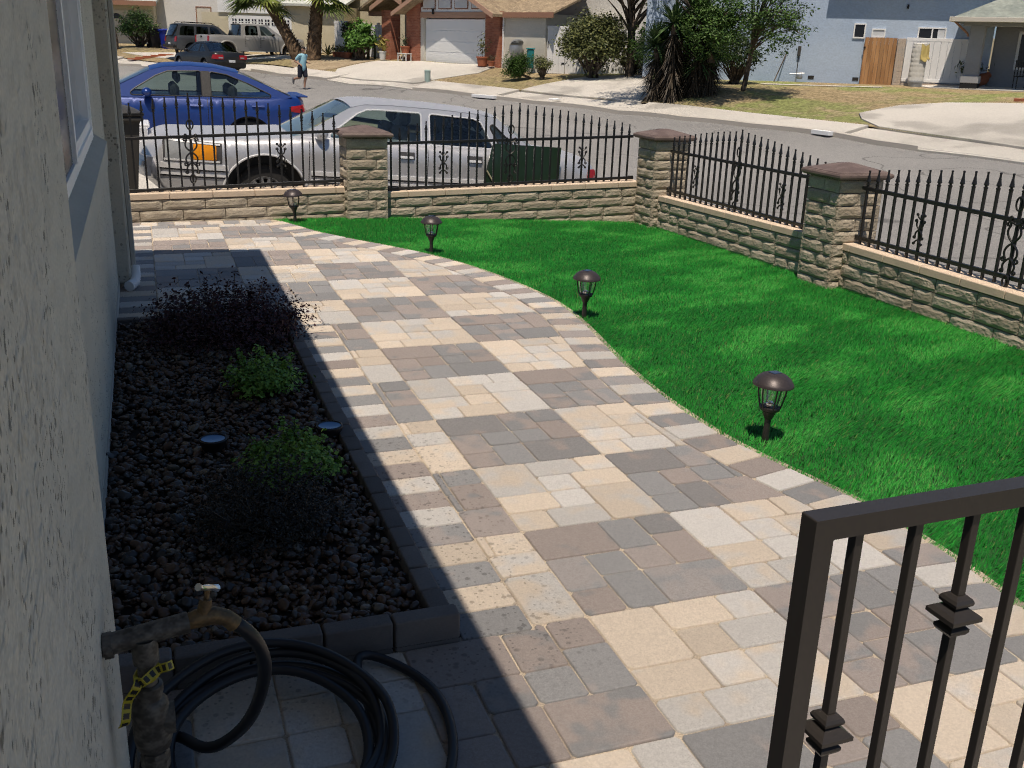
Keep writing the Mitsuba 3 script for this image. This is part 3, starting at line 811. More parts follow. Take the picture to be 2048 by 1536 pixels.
# ================================================================== shrubs
def shrub(name, label, cat, c, r, n, size, m, seed, sprigs=0, sprig_len=.2, hollow=.35, lump=.35, aspect=.55, group=None, stem='m_bark', z0=0.0):
    """a bush of many leaves in clumps at the ends of twigs"""
    rs = np.random.default_rng(seed); c = np.array(c, float); r = np.array(r, float)
    k = thing(name, label, cat, group)
    nt = max(10, n // 26)
    u = rs.normal(size=(nt, 3)); u[:, 2] = np.abs(u[:, 2]) * 1.0 - .25; u /= np.linalg.norm(u, axis=1, keepdims=True)
    rad = (hollow + (1 - hollow) * rs.random(nt) ** .6) * (1 - lump + 2 * lump * meshkit.noise(u * 1.8 + seed))
    E = c + u * r * rad[:, None]
    E[:, 2] = np.maximum(E[:, 2], z0 + .02)
    base = np.array([c[0], c[1], z0]); stems = []
    for e in E[:: max(1, nt // 40)]:
        mid = base + (e - base) * .5 + rs.normal(size=3) * r * .08
        stems.append(tube([base + rs.normal(size=3) * [r[0] * .1, r[1] * .1, 0], mid, e], [size * .28, size * .18, size * .08], 4, False))
    P, N = [], []
    cl = r.mean() * .17
    for e, w in zip(E, u):
        q = e + rs.normal(size=(26, 3)) * cl * [1, 1, .75]
        P.append(q); N.append(np.tile(w * .6 + [0, 0, .8], (26, 1)))
    for i in range(sprigs):
        w = rs.normal(size=3); w[2] = abs(w[2]) + .5; w /= np.linalg.norm(w)
        a = c + w * r * .8; b = a + (w + [0, 0, .3]) * sprig_len * rs.uniform(.5, 1.2); b += rs.normal(size=3) * sprig_len * .15
        t = np.linspace(0, 1, 14)[:, None]; q = a + (b - a) * t + np.c_[np.zeros((14, 2)), -.25 * sprig_len * (t[:, 0] ** 2)] * rs.uniform(-.5, 1)
        stems.append(tube(q, size * .05 + .0008, 4, False))
        P.append(np.repeat(q, 2, 0) + rs.normal(size=(28, 3)) * size * .45); N.append(np.tile([0, 0, 1.0], (28, 1)))
    P, N = np.vstack(P), np.vstack(N); P[:, 2] = np.maximum(P[:, 2], z0 + size * .3)
    L, uv = leaves(P, N, size, aspect, seed)
    add('stem', join(stems), stem, k)
    add('foliage', L, m, k, uv=uv)
    return k


shrub('purple_shrub', 'dark purple leafed shrub at the far end of the pebble bed', 'shrub', (-.23, -.86, .10), (.47, .40, .185), 7500, .027, 'm_leaf_purple', 1, 22, .11, .35, .25)
shrub('green_shrub', 'small bright green shrub in the middle of the pebble bed', 'shrub', (-.15, -1.93, .08), (.17, .19, .115), 2100, .023, 'm_leaf_lime', 2, 12, .08, .3, .3, .8)
shrub('green_shrub', 'small green shrub in the near part of the pebble bed, beyond the black shrub', 'shrub', (-.15, -2.98, .08), (.18, .18, .11), 2300, .021, 'm_leaf_lime', 3, 10, .06, .3, .3, .8)
shrub('dark_shrub', 'nearly black fine leafed shrub in the near part of the pebble bed', 'shrub', (-.30, -3.46, .09), (.29, .24, .16), 5200, .016, 'm_leaf_black', 4, 22, .09, .25, .35)

# ================================================================== hose bib on the wall and the coiled hose
hb = thing('hose_bib', 'old grey standpipe with brass tap coming out of the near wall corner', 'tap')
RX, RY = -.676, -5.17
add('riser', tube([(RX, RY, -.05), (RX, RY, .40), (RX, RY, .50)], [.0165, .0165, .0165], 14), 'm_old_metal', hb, smooth=40)
add('coupling', lathe([(.017, .44), (.024, .442), (.026, .45), (.026, .475), (.024, .482), (.019, .485)], 8, (RX, RY, 0)), 'm_old_metal', hb)
add('regulator', lathe([(.019, .485), (.030, .492), (.034, .51), (.034, .56), (.031, .585), (.022, .595), (.022, .604), (.0245, .606), (.0245, .622), (.018, .625)], 16, (RX, RY, 0)), 'm_old_metal', hb, smooth=35)
add('bonnet', lathe([(.001, .050), (.020, .050), (.027, .044), (.029, .034), (.029, .02)], 16, axis='x'), 'm_old_metal', hb, smooth=35, to_world=T().translate([RX + .06, RY, .545]).rotate([0, 1, 0], 180))
add('upper_pipe', tube([(RX, RY, .62), (RX, RY, .71)], .0165, 14), 'm_old_metal', hb, smooth=40)
add('tee', join([tube([(-.752, RY, .712), (-.60, RY + .02, .724)], .0195, 14), lathe([(.0175, .668), (.0225, .67), (.0225, .70), (.018, .715)], 12, (RX, RY, 0))]), 'm_old_metal', hb, smooth=40)
add('collar', tube([(-.742, RY, .7125), (-.728, RY, .7135)], .0235, 14), 'm_old_metal', hb, smooth=40)
tp = add('tap', join([tube([(-.602, RY + .02, .724), (-.585, RY + .022, .727), (-.555, RY + .025, .727), (-.535, RY + .027, .718), (-.520, RY + .029, .700)], [.015, .017, .0165, .0155, .0165], 12), tube([(-.575, RY + .023, .727), (-.567, RY + .026, .762)], [.014, .011], 10), tube([(-.567, RY + .026, .760), (-.563, RY + .027, .782)], [.005, .0045], 8)]), 'm_brass', hb, smooth=40)
add('handle', tube([(-.579, RY + .010, .797), (-.573, RY + .017, .790), (-.563, RY + .027, .784), (-.553, RY + .038, .776), (-.546, RY + .045, .770)], [.0075, .0052, .0065, .0052, .0075], 8), 'm_chrome', tp, smooth=40)
tape = thing('caution_tape', 'short yellow and black striped tape knotted round the standpipe', 'tape')
mat('tape', lambda p, n, uv: mix((.40, .34, .02), (.015, .014, .012), on(dr.abs(uv.x * 6 - dr.floor(uv.x * 6) - .5) < .30) * on(dr.abs(uv.y - .5) < .34)), .35)


def ribbon(pts, w, nrm):
    p = np.asarray(pts, float); t = np.gradient(p, axis=0); t /= np.linalg.norm(t, axis=1, keepdims=True)
    s = np.cross(t, np.asarray(nrm, float)); s /= np.linalg.norm(s, axis=1, keepdims=True)
    n2 = np.cross(s, t) * .0006
    a = np.linspace(0, 1, len(p))
    V = np.stack([p - s * w / 2 + n2, p + s * w / 2 + n2, p + s * w / 2 - n2, p - s * w / 2 - n2], 1)
    F = []
    for i in range(len(p) - 1):
        for j in range(4): F.append([i * 4 + j, i * 4 + (j + 1) % 4, i * 4 + 4 + (j + 1) % 4, i * 4 + 4 + j])
    uv = np.stack([np.c_[a, 0 * a], np.c_[a, 0 * a + 1], np.c_[a, 0 * a + 1], np.c_[a, 0 * a]], 1).reshape(-1, 2)
    return (V.reshape(-1, 3), tri(np.array(F))), uv


def spl(pts, n):
    pts = np.asarray(pts, float); s = np.r_[0, np.cumsum(np.linalg.norm(np.diff(pts, axis=0), axis=1))]
    return CubicSpline(s, pts)(np.linspace(0, s[-1], n))


m1, u1 = ribbon(spl([(-.690, RY - .020, .652), (-.700, RY - .034, .632), (-.712, RY - .028, .610), (-.716, RY - .038, .588), (-.724, RY - .033, .566)], 18), .017, (.5, -.9, .35))
add('tail', m1, 'm_tape', tape, uv=u1)
m1, u1 = ribbon(spl([(-.690, RY - .022, .640), (-.674, RY - .030, .655), (-.658, RY - .021, .662), (-.645, RY - .029, .670), (-.632, RY - .018, .667)], 18), .016, (.2, -.9, .5))
add('tail', m1, 'm_tape', tape, uv=u1)
th = np.linspace(0, 2 * np.pi, 20)
m1, u1 = ribbon(np.c_[RX + .0195 * np.cos(th), RY + .0195 * np.sin(th), .645 + .006 * np.sin(th)], .014, (0, 0, 1))
v = m1[0]
add('loop', tube(np.c_[RX + .0195 * np.cos(th), RY + .0195 * np.sin(th), .645 + .008 * np.sin(th + 1)], .0055, 6), 'm_tape', tape, uv=(.02, .02))

hr = .0135
pts = [(-.520, RY + .029, .702), (-.490, RY + .035, .665), (-.470, RY + .06, .60), (-.468, RY + .12, .50), (-.485, RY + .22, .36), (-.53, RY + .36, .20), (-.60, RY + .50, .09), (-.66, RY + .62, .035)]
rs = np.random.default_rng(8)
cxy = np.array([-.43, -4.665])
A0 = math.atan2(-4.55 + 4.50, -.66 + .40)
nT = 5.35
for i, a in enumerate(np.linspace(0, nT * 2 * np.pi, int(nT * 14))):
    tn = a / (2 * np.pi)
    R = [.26, .30, .28, .235, .30, .315][int(tn)] * (1 - (tn % 1)) + [.30, .28, .235, .30, .315, .33][int(tn)] * (tn % 1)
    off = np.array([.02 * math.sin(tn * 2.1), .018 * math.cos(tn * 1.7)])
    ang = A0 + a
    pts.append((cxy[0] + off[0] + R * 1.0 * math.cos(ang), cxy[1] + off[1] + R * 1.0 * math.sin(ang), .016 + .065 * max(0, math.sin(ang)) ** 2 * (.5 + .1 * tn) + .021 * abs(math.sin(tn * 2.3 + .6 * math.sin(ang * 1.3))) + .010 * tn * (math.sin(ang) > 0)))
pts += [(-.10, -4.335, .03), (-.01, -4.42, .015), (.04, -4.62, .015), (-.03, -4.88, .015), (-.22, -5.06, .015)]
hose = tube(spl(pts, 900), hr, 10)
hz = thing('garden_hose', 'thick black rubber hose lying in loose coils on the pavers below the tap', 'hose')
add('hose', hose, 'm_hose_black', hz, smooth=True)

# ================================================================== railing in the foreground
rl = thing('porch_railing', 'dark bronze metal railing with square balusters in the lower right corner', 'railing')
PX, PY, PZ = .4485, -5.5085, .952
ra = math.atan2(-5.492 + 5.507, .932 - .449)
KS = .69                                                      # one-inch frame close to the camera
def RP(m):
    v, f_ = mv(m, (PX, PY, 0), ra)
    return CAM + (v - CAM) * KS, f_
W_ = .0425
L_ = Polygon([(0, -.774), (W_, -.774), (W_, PZ - W_), (1.9, PZ - W_), (1.9, PZ), (0, PZ)]).buffer(-.003).buffer(.003, quad_segs=3).buffer(.002).buffer(-.002, quad_segs=3)
m_ = prism(L_, 0, W_); v_ = m_[0][:, [0, 2, 1]]
add('frame', RP((v_, m_[1][:, ::-1])), 'm_rail_bronze', rl, label='square post and top rail of the railing')
add('bottom_rail', RP(box(.0428, 1.9, .004, .0385, -.66, -.625, .003)), 'm_rail_bronze', rl, smooth=30)
for i in range(14):
    x = .1120 + .1390 * i
    b = add('baluster', RP(box(x - .0098, x + .0098, .0115, .0311, -.626, PZ - .0424, .0012)), 'm_rail_bronze', rl)
    if i % 2 == 0:
        zk = (.470, .680, .02)[(i // 2) % 3]
        R = [(r_ * 1.13, z_ * 1.1) for r_, z_ in [(.011, -.040), (.018, -.036), (.021, -.030), (.021, -.024), (.014, -.018), (.026, -.010), (.033, -.004), (.033, .004), (.026, .010), (.014, .018), (.020, .024), (.021, .030), (.018, .036), (.011, .042)]]
        V, F = [], []
        for r, z in R: V += [(x - r, .0213 - r, zk + z), (x + r, .0213 - r, zk + z), (x + r, .0213 + r, zk + z), (x - r, .0213 + r, zk + z)]
        for a in range(len(R) - 1):
            for j in range(4): F.append([a * 4 + j, a * 4 + (j + 1) % 4, a * 4 + 4 + (j + 1) % 4, a * 4 + 4 + j])
        F += [[3, 2, 1, 0], [len(R) * 4 - 4 + j for j in range(4)]]
        add('knuckle', RP((np.array(V), tri(np.array(F)))), 'm_rail_bronze', b)

# ================================================================== cars
flat('tyre', (.018, .018, .019), .75)
flat('car_black', (.010, .010, .011), .5)
flat('seat_dark', (.035, .036, .040), .8)
flat('lamp_red', (.30, .012, .015), .18)
flat('lamp_amber', (.75, .28, .01), .2)
flat('lamp_clear', (.30, .32, .34), .10)
flat('plate_white', (.62, .64, .66), .5)
flat('rim_metal', (.52, .53, .55), .28, metallic=.8)


def paint(name, c, metallic=.4, rough=.32):
    scene['m_' + name] = {'type': 'twosided', 'bsdf': {'type': 'principled', 'base_color': {'type': 'rgb', 'value': list(c)}, 'roughness': rough, 'metallic': metallic, 'clearcoat': 1.0, 'clearcoat_gloss': .93, 'specular': .5}}


paint('paint_silver', (.60, .61, .64), .55, .36)
paint('paint_silver2', (.46, .46, .45), .5, .36)
paint('paint_blue', (.006, .036, .20), .25, .28)
paint('paint_black', (.010, .011, .013), .1, .35)
paint('paint_grey', (.055, .060, .066), .3, .35)
flat('bright_trim', (.78, .79, .81), .22, metallic=.25)
flat('trim_shadow', (.05, .05, .055), .5)  # dark lamp surround, also painted as shade under trims and at handles


def interp(L, x):
    L = np.asarray(L, float)
    return np.interp(x, L[:, 0], L[:, 1])


def smoothpoly(pts, n=4):
    """Chaikin corner cutting of an open polyline"""
    p = np.asarray(pts, float)
    for _ in range(n):
        q = np.empty((2 * len(p), 2)); q[0] = p[0]; q[-1] = p[-1]
        q[1:-1:2] = .75 * p[:-1] + .25 * p[1:]; q[2::2] = .25 * p[:-1] + .75 * p[1:]
        p = q
    return p


class Car:
    """local frame: x from the nose (0) to the tail, y lateral, z up from the ground"""

    def __init__(self, key_, c):
        self.k, self.c, W = key_, c, c['W']
        self.deck = smoothpoly(c['deck'], 2)
        self.M = np.eye(4); self.M[:3, :3] = c['R']; self.M[:3, 3] = c['at']

    def hw(self, x, z):
        """half width of the body"""
        c = self.c; L = c['L']
        nose = np.clip((c.get('nose_len', .9) - x) / c.get('nose_len', .9), 0, 1); tail = np.clip((x - L + c.get('tail_len', .9)) / c.get('tail_len', .9), 0, 1)
        w = c['W'] * (1 - c.get('nose_in', .13) * nose ** 2.2 - c.get('tail_in', .10) * tail ** 2.2)
        zt = np.interp(x, self.deck[:, 0], self.deck[:, 1])
        up = np.clip(1 - (zt - z) / c.get('round', .16), 0, 1)
        dn_ = np.clip((.52 - z) / .40, 0, 1)
        belt = c.get('crease')
        w = w * (1 - c.get('shoulder', .07) * up ** 2 - .055 * dn_ ** 1.6)
        if belt: w = w + .012 * np.exp(-((z - belt) / .03) ** 2)
        return w

    def out(self, m):
        v = np.c_[m[0], np.ones(len(m[0]))] @ self.M.T
        return v[:, :3], m[1]

    def put(self, name, m, bsdf, parent=None, smooth=30, label=None):
        return add(name, self.out(m), bsdf, parent or self.k, smooth=smooth, label=label)

    def body(self):
        c = self.c
        poly = Polygon(np.vstack([self.deck, np.asarray(c['under'], float)])).buffer(0)
        for x in c['wheels']:
            wr = c['well']; cz = c['wr']
            poly = poly.difference(Point(x, cz).buffer(wr, 24)).difference(sbox(x - wr, -.5, x + wr, cz * .7))
        v, f = refined(poly, 2 * c['W'], c.get('edge', .09))
        s = v[:, 1] / c['W']
        zt = np.interp(v[:, 0], self.deck[:, 0], self.deck[:, 1])
        y = s * self.hw(v[:, 0], v[:, 2])
        crown = c.get('crown', .05) * (1 - s ** 2) * np.clip(1 - (zt - v[:, 2]) / .18, 0, 1)
        # bowed nose and tail in plan
        L = c['L']
        nose = np.clip(1 - v[:, 0] / .5, 0, 1); tail = np.clip((v[:, 0] - L + .4) / .4, 0, 1)
        x = v[:, 0] + c.get('bow', .16) * s ** 2 * nose - c.get('bow_t', .12) * s ** 2 * tail
        self.put('body', (np.c_[x, y, v[:, 2] + crown], f), c['paint'], smooth=38)
        # dark wheel housings and floor
        z0 = min(q[1] for q in c['under'])
        self.put('underbody', join([box(.25, L - .25, -c['W'] * .62, c['W'] * .62, z0 + .03, z0 + .30)] + [box(q - c['well'] - .02, q + c['well'] + .02, -c['W'] * .74, c['W'] * .74, z0 + .05, min(c['wr'] + c['well'] + .0, np.interp(q, self.deck[:, 0], self.deck[:, 1]) - .05)) for q in c['wheels']]), 'm_car_black', smooth=False)

    def wheel(self, x, side, spokes=10, rim='m_rim_metal', inset=.05):
        c = self.c; r = c['wr']; y = side * (self.hw(x, r) - inset); w = c.get('tw', .2)
        tyre = [(r * .66, -w / 2), (r * .90, -w / 2), (r * .98, -w * .38), (r, -w * .2), (r, w * .2), (r * .98, w * .38), (r * .90, w / 2), (r * .66, w / 2)]
        m = lathe(tyre, 36, axis='y')
        yc = y - side * w / 2
        k = self.put('wheel', mv(m, (x, yc, r)), 'm_tyre', smooth=40)
        rm = [lathe([(r * .66, -.012), (r * .64, .0), (r * .58, -.03), (r * .56, -.06)], 32, axis='y'), lathe([(r * .14, -.01), (r * .13, .0), (.001, .004)], 16, axis='y')]
        for i in range(spokes):
            a = 2 * np.pi * i / spokes
            b = box(r * .10, r * .62, -.022, -.006, -r * .055, r * .055)
            rm.append((b[0] @ np.array([[math.cos(a), 0, math.sin(a)], [0, 1, 0], [-math.sin(a), 0, math.cos(a)]]), b[1]))
        R = join(rm); v = R[0].copy(); v[:, 1] *= (1 if side > 0 else -1); f = R[1] if side > 0 else R[1][:, ::-1]
        self.put('rim', mv((v, f), (x, y + side * .003, r)), rim, k, 40)

    def ghw(self, z):
        """half width of the greenhouse at height z"""
        c = self.c
        return c['gw'] - c['tumble'] * (z - c['belt'])

    def frames(self):
        """roof, pillars, glass"""
        c = self.c; out = Polygon(smoothpoly(c['house'] + [c['house'][0]], 0))
        wins = [Polygon(w).buffer(-.03, join_style=1).buffer(.03) for w in c['wins']]
        fr = out.difference(unary_union(wins))
        pillar_mat = c.get('pillar', c['paint'])
        for s in (-1, 1):
            v, f = refined(fr, .045, .14)
            v = np.c_[v[:, 0], s * (self.ghw(v[:, 2]) - .022) + v[:, 1] * 1.0, v[:, 2]]
            self.put('side_frame', (v, f), pillar_mat, smooth=30)
            for w, g_, tr in zip(wins, c['glass'], c.get('trim', [None] * 9)):
                q = np.array(w.simplify(.004).exterior.coords)[:-1]
                m = trimesh.creation.triangulate_polygon(w.simplify(.004), engine='earcut')
                V = np.c_[m[0][:, 0], s * (self.ghw(m[0][:, 1]) - .016), m[0][:, 1]]
                self.put('window', (V, np.asarray(m[1])), g_, smooth=False)
                if tr:
                    q = np.vstack([q, q[:2]])
                    self.put('window_trim', tube(np.c_[q[:, 0], s * (self.ghw(q[:, 1]) + .004), q[:, 1]], .010, 5, False), tr, smooth=40)
        # roof
        rl_ = np.asarray(c['roof'], float); xs = np.linspace(rl_[0, 0], rl_[-1, 0], 22); n = 15
        S_ = np.linspace(-1, 1, n); zz = np.interp(xs, rl_[:, 0], rl_[:, 1])
        for off in (0,):
            P = np.stack([np.repeat(xs[:, None], n, 1), self.ghw(zz)[:, None] * S_[None, :] * 1.004, zz[:, None] + .004 + c.get('roof_crown', .05) * (1 - S_[None, :] ** 2) ** .8], -1)
            P2 = P.copy(); P2[..., 2] -= .035
            a, b = grid(P), grid(P2)
            self.put('roof', join([(a[0], a[1][:, ::-1]), b]), c.get('roof_paint', c['paint']), smooth=50)
        for nm, (x0, z0), (x1, z1), bulge in (('windscreen', *c['front'], -.10), ('rear_window', *c['rear'], .07)):
            t = np.linspace(0, 1, 8); X = x0 + (x1 - x0) * t; Z = z0 + (z1 - z0) * t
            P = np.stack([X[:, None] + bulge * (1 - S_[None, :] ** 2) * (1 - .5 * t[:, None]), self.ghw(Z)[:, None] * S_[None, :] * .985, np.repeat(Z[:, None], n, 1) + .02 * t[:, None] * (1 - S_[None, :] ** 2)], -1)
            self.put(nm, grid(P), c.get('screen_glass', 'm_car_glass'), smooth=True)
        xa, xb = c['cabin']
        cab = [box(xa, xb, -c['gw'] * .93, c['gw'] * .93, c['belt'] - .30, c['belt'] - .03)]
        self.put('cabin_floor', join(cab), 'm_car_black', smooth=False)
        for x in c['seats']:
            for y in ((-.36, .36) if x == c['seats'][0] else (-.42, 0, .42)):
                st = join([mv(box(-.07, .07, -.24, .24, -.1, .20, .05), (x, y, c['belt'])), mv(box(-.05, .05, -.13, .13, .22, .41, .05), (x + .05, y, c['belt'] - .02))])
                self.put('seat', st, 'm_seat_dark', smooth=40)

    def patch(self, name, poly, bsdf, off=.006, thick=.02, sides=(-1,), parent=None, label=None):
        """something lying on the body side: polygon in (x, z)"""
        for s in sides:
            v, f = refined(Polygon(poly) if Polygon(poly).buffer(-.009).is_empty else Polygon(poly).buffer(-.008).buffer(.008), thick, .07)
            h = self.hw(v[:, 0], v[:, 2])
            L = self.c['L']; sq = (h / self.c['W']) ** 2
            x = v[:, 0] + self.c.get('bow', .16) * np.clip(1 - v[:, 0] / .5, 0, 1) * sq - self.c.get('bow_t', .12) * np.clip((v[:, 0] - L + .4) / .4, 0, 1) * sq
            V = np.c_[x, s * (h + off - thick / 2 + v[:, 1] * (1 if s > 0 else 1) * 1.0 * s), v[:, 2]]
            self.put(name, (V, f if s > 0 else f), bsdf, parent, label=label)

    def endpiece(self, name, y0, y1, z0, z1, tail, bsdf, off=.008, thick=.03, dx=0.0, label=None):
        """a piece on the nose or tail face following its bow"""
        c = self.c; L = c['L']; ys = np.linspace(y0, y1, 9); W = c['W']
        zz = np.linspace(z0, z1, 3)
        def fx(y, z):
            pr_ = c['tail_face'] if tail else c['nose_face']
            x = np.interp(z, [p[1] for p in pr_], [p[0] for p in pr_])
            return x + ((-c.get('bow_t', .12)) if tail else c.get('bow', .16)) * (y / W) ** 2 + (1 if tail else -1) * off
        P = np.array([[[fx(y, z) + dx, y, z] for y in ys] for z in zz]); Q = P.copy(); Q[..., 0] += (-1 if tail else 1) * thick
        a, b = grid(P), grid(Q)
        n, m = 3, 9
        edge = [i * m for i in range(n)] + [(n - 1) * m + j for j in range(1, m)] + [i * m + m - 1 for i in range(n - 2, -1, -1)] + list(range(m - 2, 0, -1))
        F = [[edge[i], edge[(i + 1) % len(edge)], edge[(i + 1) % len(edge)] + n * m, edge[i] + n * m] for i in range(len(edge))]
        V = np.vstack([a[0], b[0]])
        self.put(name, (V, np.vstack([a[1], b[1] + n * m, tri(np.array(F))])), bsdf, label=label)

    def mirror(self, x, z, bsdf, s=-1):
        h = self.ghw(z)
        e = trimesh.creation.icosphere(subdivisions=2).vertices * [.075, .10, .07]
        m = (e + [x, s * (h + .13), z + .02], trimesh.creation.icosphere(subdivisions=2).faces)
        k = self.put('mirror', m, bsdf, smooth=True)
        self.put('mirror_arm', box(x - .03, x + .05, min(s * (h - .02), s * (h + .10)), max(s * (h - .02), s * (h + .10)), z - .05, z - .01), 'm_car_black', k)


def frame(x, y, z, heading, pitch=0.0, roll=0.0):
    """local +x (nose to tail) points along the heading angle; pitch > 0 lowers the tail"""
    return Rotation.from_euler('zyx', [heading, pitch, roll]).as_matrix(), np.array([x, y, z])


# ---- silver car behind the fence
R_, at_ = frame(-.74, 5.55, -.205, 0.0, .062)
sv = thing('silver_car', 'silver four door luxury saloon parked close behind the front fence', 'car')
c = Car(sv, dict(L=5.45, W=.98, R=R_, at=at_, paint='m_paint_silver', edge=.07,
    deck=[(-.03, .70), (.02, .80), (.24, .90), (.36, .91), (.80, .915), (1.62, .985), (1.80, 1.0), (3.2, .985), (4.25, .985), (4.45, .98), (5.15, .945), (5.36, .90), (5.43, .80)],
    under=[(5.45, .52), (5.42, .34), (5.2, .26), (.60, .26), (.16, .34), (-.03, .48), (-.06, .60)],
    wheels=(1.33, 4.33), wr=.335, well=.455, tw=.215, nose_face=[(-.05, .48), (-.06, .60), (-.03, .70), (.02, .80), (.08, .9)], tail_face=[(5.42, .34), (5.45, .52), (5.43, .80), (5.38, .9)],
    crown=.045, bow=.20, bow_t=.13, nose_in=.09, tail_in=.07, shoulder=.065, round=.18, gw=.83, tumble=.34, belt=.965,
    house=[(1.62, .955), (2.28, 1.345), (2.42, 1.385), (2.70, 1.40), (3.35, 1.395), (3.85, 1.375), (4.04, 1.35), (4.56, .955)],
    wins=[[(1.98, 1.0), (2.36, 1.29), (2.46, 1.335), (2.60, 1.345), (3.10, 1.345), (3.10, 1.0)], [(3.20, 1.0), (3.20, 1.345), (3.74, 1.325), (3.83, 1.29), (4.0, 1.0)], [(4.07, 1.02), (3.93, 1.27), (3.99, 1.275), (4.28, 1.02)]],
    glass=['m_car_glass', 'm_tint_glass', 'm_tint_glass'], trim=['m_bright_trim', 'm_bright_trim', 'm_car_black'],
    roof=[(2.28, 1.345), (2.42, 1.385), (2.70, 1.40), (3.35, 1.395), (3.85, 1.375), (4.04, 1.35)],
    front=((1.58, .965), (2.30, 1.36)), rear=((4.62, .965), (4.05, 1.365)), cabin=(1.7, 4.5), seats=(2.95, 3.85), roof_crown=.045))
c.body(); c.frames()
for x in c.c['wheels']:
    for s in (-1, 1): c.wheel(x, s, 14)
for s in (-1,):
    c.patch('bumper_strip', [(.08, .60), (.93, .60), (.93, .655), (.08, .655)], 'm_bright_trim', .022)
    c.patch('bumper_strip', [(.10, .53), (.90, .53), (.90, .555), (.10, .555)], 'm_bright_trim', .016)
    for a, b in ((1.82, 2.40), (2.43, 3.13), (3.16, 3.86), (4.80, 5.35)):
        c.patch('rocker_trim', [(a, .60), (b, .60), (b, .645), (a, .645)], 'm_bright_trim', .016)
        c.patch('rocker_trim', [(a, .53), (b, .53), (b, .555), (a, .555)], 'm_bright_trim', .013)
    for a, b in ((.08, .92), (1.82, 2.40), (2.43, 3.13), (3.16, 3.86), (4.80, 5.35)):
        c.patch('trim_groove', [(a, .583), (b, .583), (b, .598), (a, .598)], 'm_trim_shadow', .010)  # dark strips painted for the shade line under each trim
        c.patch('trim_groove', [(a, .512), (b, .512), (b, .527), (a, .527)], 'm_trim_shadow', .008)
    for x in c.c['wheels']:
        aa = np.linspace(.12, np.pi - .12, 22); zz = .335 + .463 * np.sin(aa); xx = x + .463 * np.cos(aa)
        c.put('arch_trim', tube(np.c_[xx, -(c.hw(xx, zz) + .002), zz], .012, 6), 'm_bright_trim', smooth=50)
c.patch('headlight_surround', [(.13, .67), (.86, .67), (.86, .885), (.15, .912)], 'm_trim_shadow', .008)
c.patch('headlight', [(.16, .70), (.56, .70), (.56, .865), (.18, .885)], 'm_lamp_clear', .014)
c.patch('headlight_bezel', [(.14, .68), (.84, .68), (.84, .70), (.14, .70)], 'm_bright_trim', .018)
c.patch('headlight_bezel', [(.16, .888), (.84, .86), (.84, .878), (.16, .906)], 'm_bright_trim', .018)
c.patch('side_marker', [(.565, .705), (.80, .705), (.80, .855), (.565, .865)], 'm_lamp_amber', .018)
for x in (2.80, 3.62):
    c.patch('handle_recess', [(x, .835), (x + .19, .835), (x + .19, .915), (x, .915)], 'm_trim_shadow', .006)  # flat dark patch painted for the shade behind the handle
    c.patch('door_handle', [(x + .02, .845), (x + .17, .845), (x + .17, .872), (x + .02, .872)], 'm_bright_trim', .024)
for x in (1.79, 3.145):
    c.patch('door_gap', [(x, .44), (x + .008, .44), (x + .008, .965), (x, .965)], 'm_car_black', .0025, .006)
c.patch('rear_marker', [(5.22, .58), (5.36, .58), (5.38, .84), (5.26, .84)], 'm_lamp_red', .012)
c.endpiece('tail_light', -.80, -.30, .62, .82, True, 'm_lamp_red', .012)
c.endpiece('tail_light', .30, .80, .62, .82, True, 'm_lamp_red', .012)
c.endpiece('front_bumper', -.93, .93, .50, .70, False, 'm_paint_silver', .05, .06)
c.endpiece('bumper_guard', -.91, .91, .60, .655, False, 'm_bright_trim', .075, .05)
gr = [box(-.10, .12, -.33, .33, .70, .73, .008), box(-.10, .14, -.33, .33, .945, .985, .012), box(-.10, .12, -.34, -.30, .71, .95, .008), box(-.10, .12, .30, .34, .71, .95, .008)] + [box(-.085, .05, y - .008, y + .008, .73, .945) for y in np.linspace(-.27, .27, 12)]
c.put('grille', join(gr), 'm_bright_trim')
c.put('hood_ornament', join([tube([(.06, 0, .97), (.06, 0, 1.06)], .006, 6), box(.055, .065, -.02, .02, 1.02, 1.068)]), 'm_bright_trim')
c.put('rear_bumper', box(5.28, 5.46, -.86, .86, .46, .62, .05), 'm_paint_silver')
c.mirror(1.92, 1.03, 'm_paint_silver', -1)

gp = thing('glass_sheet', 'dark green sheet of glass leaning against the silver car behind the fence', 'glass panel')
flat('green_glass', (.016, .034, .020), .12)
flat('beige_tape', (.36, .34, .22), .6)
P0 = [(2.98, 4.36, -.45), (3.97, 4.36, -.50), (4.07, 4.49, .585), (3.21, 4.49, .635), (3.12, 4.44, .34)]
# a pane with one corner broken off, about 6 mm thick
v = np.array(P0); off = np.array([0, .0055, -.001])
add('pane', (np.vstack([v - off, v + off]), np.array([[0, 1, 2], [0, 2, 3], [0, 3, 4], [7, 6, 5], [8, 7, 5], [9, 8, 5]] + [q for i in range(5) for q in ([i, i + 5, (i + 1) % 5 + 5], [i, (i + 1) % 5 + 5, (i + 1) % 5])])), 'm_green_glass', gp)
add('strip', tube([(3.125, 4.43, .33), (3.22, 4.41, .17), (3.37, 4.385, -.03)], .009, 5), 'm_beige_tape', gp)

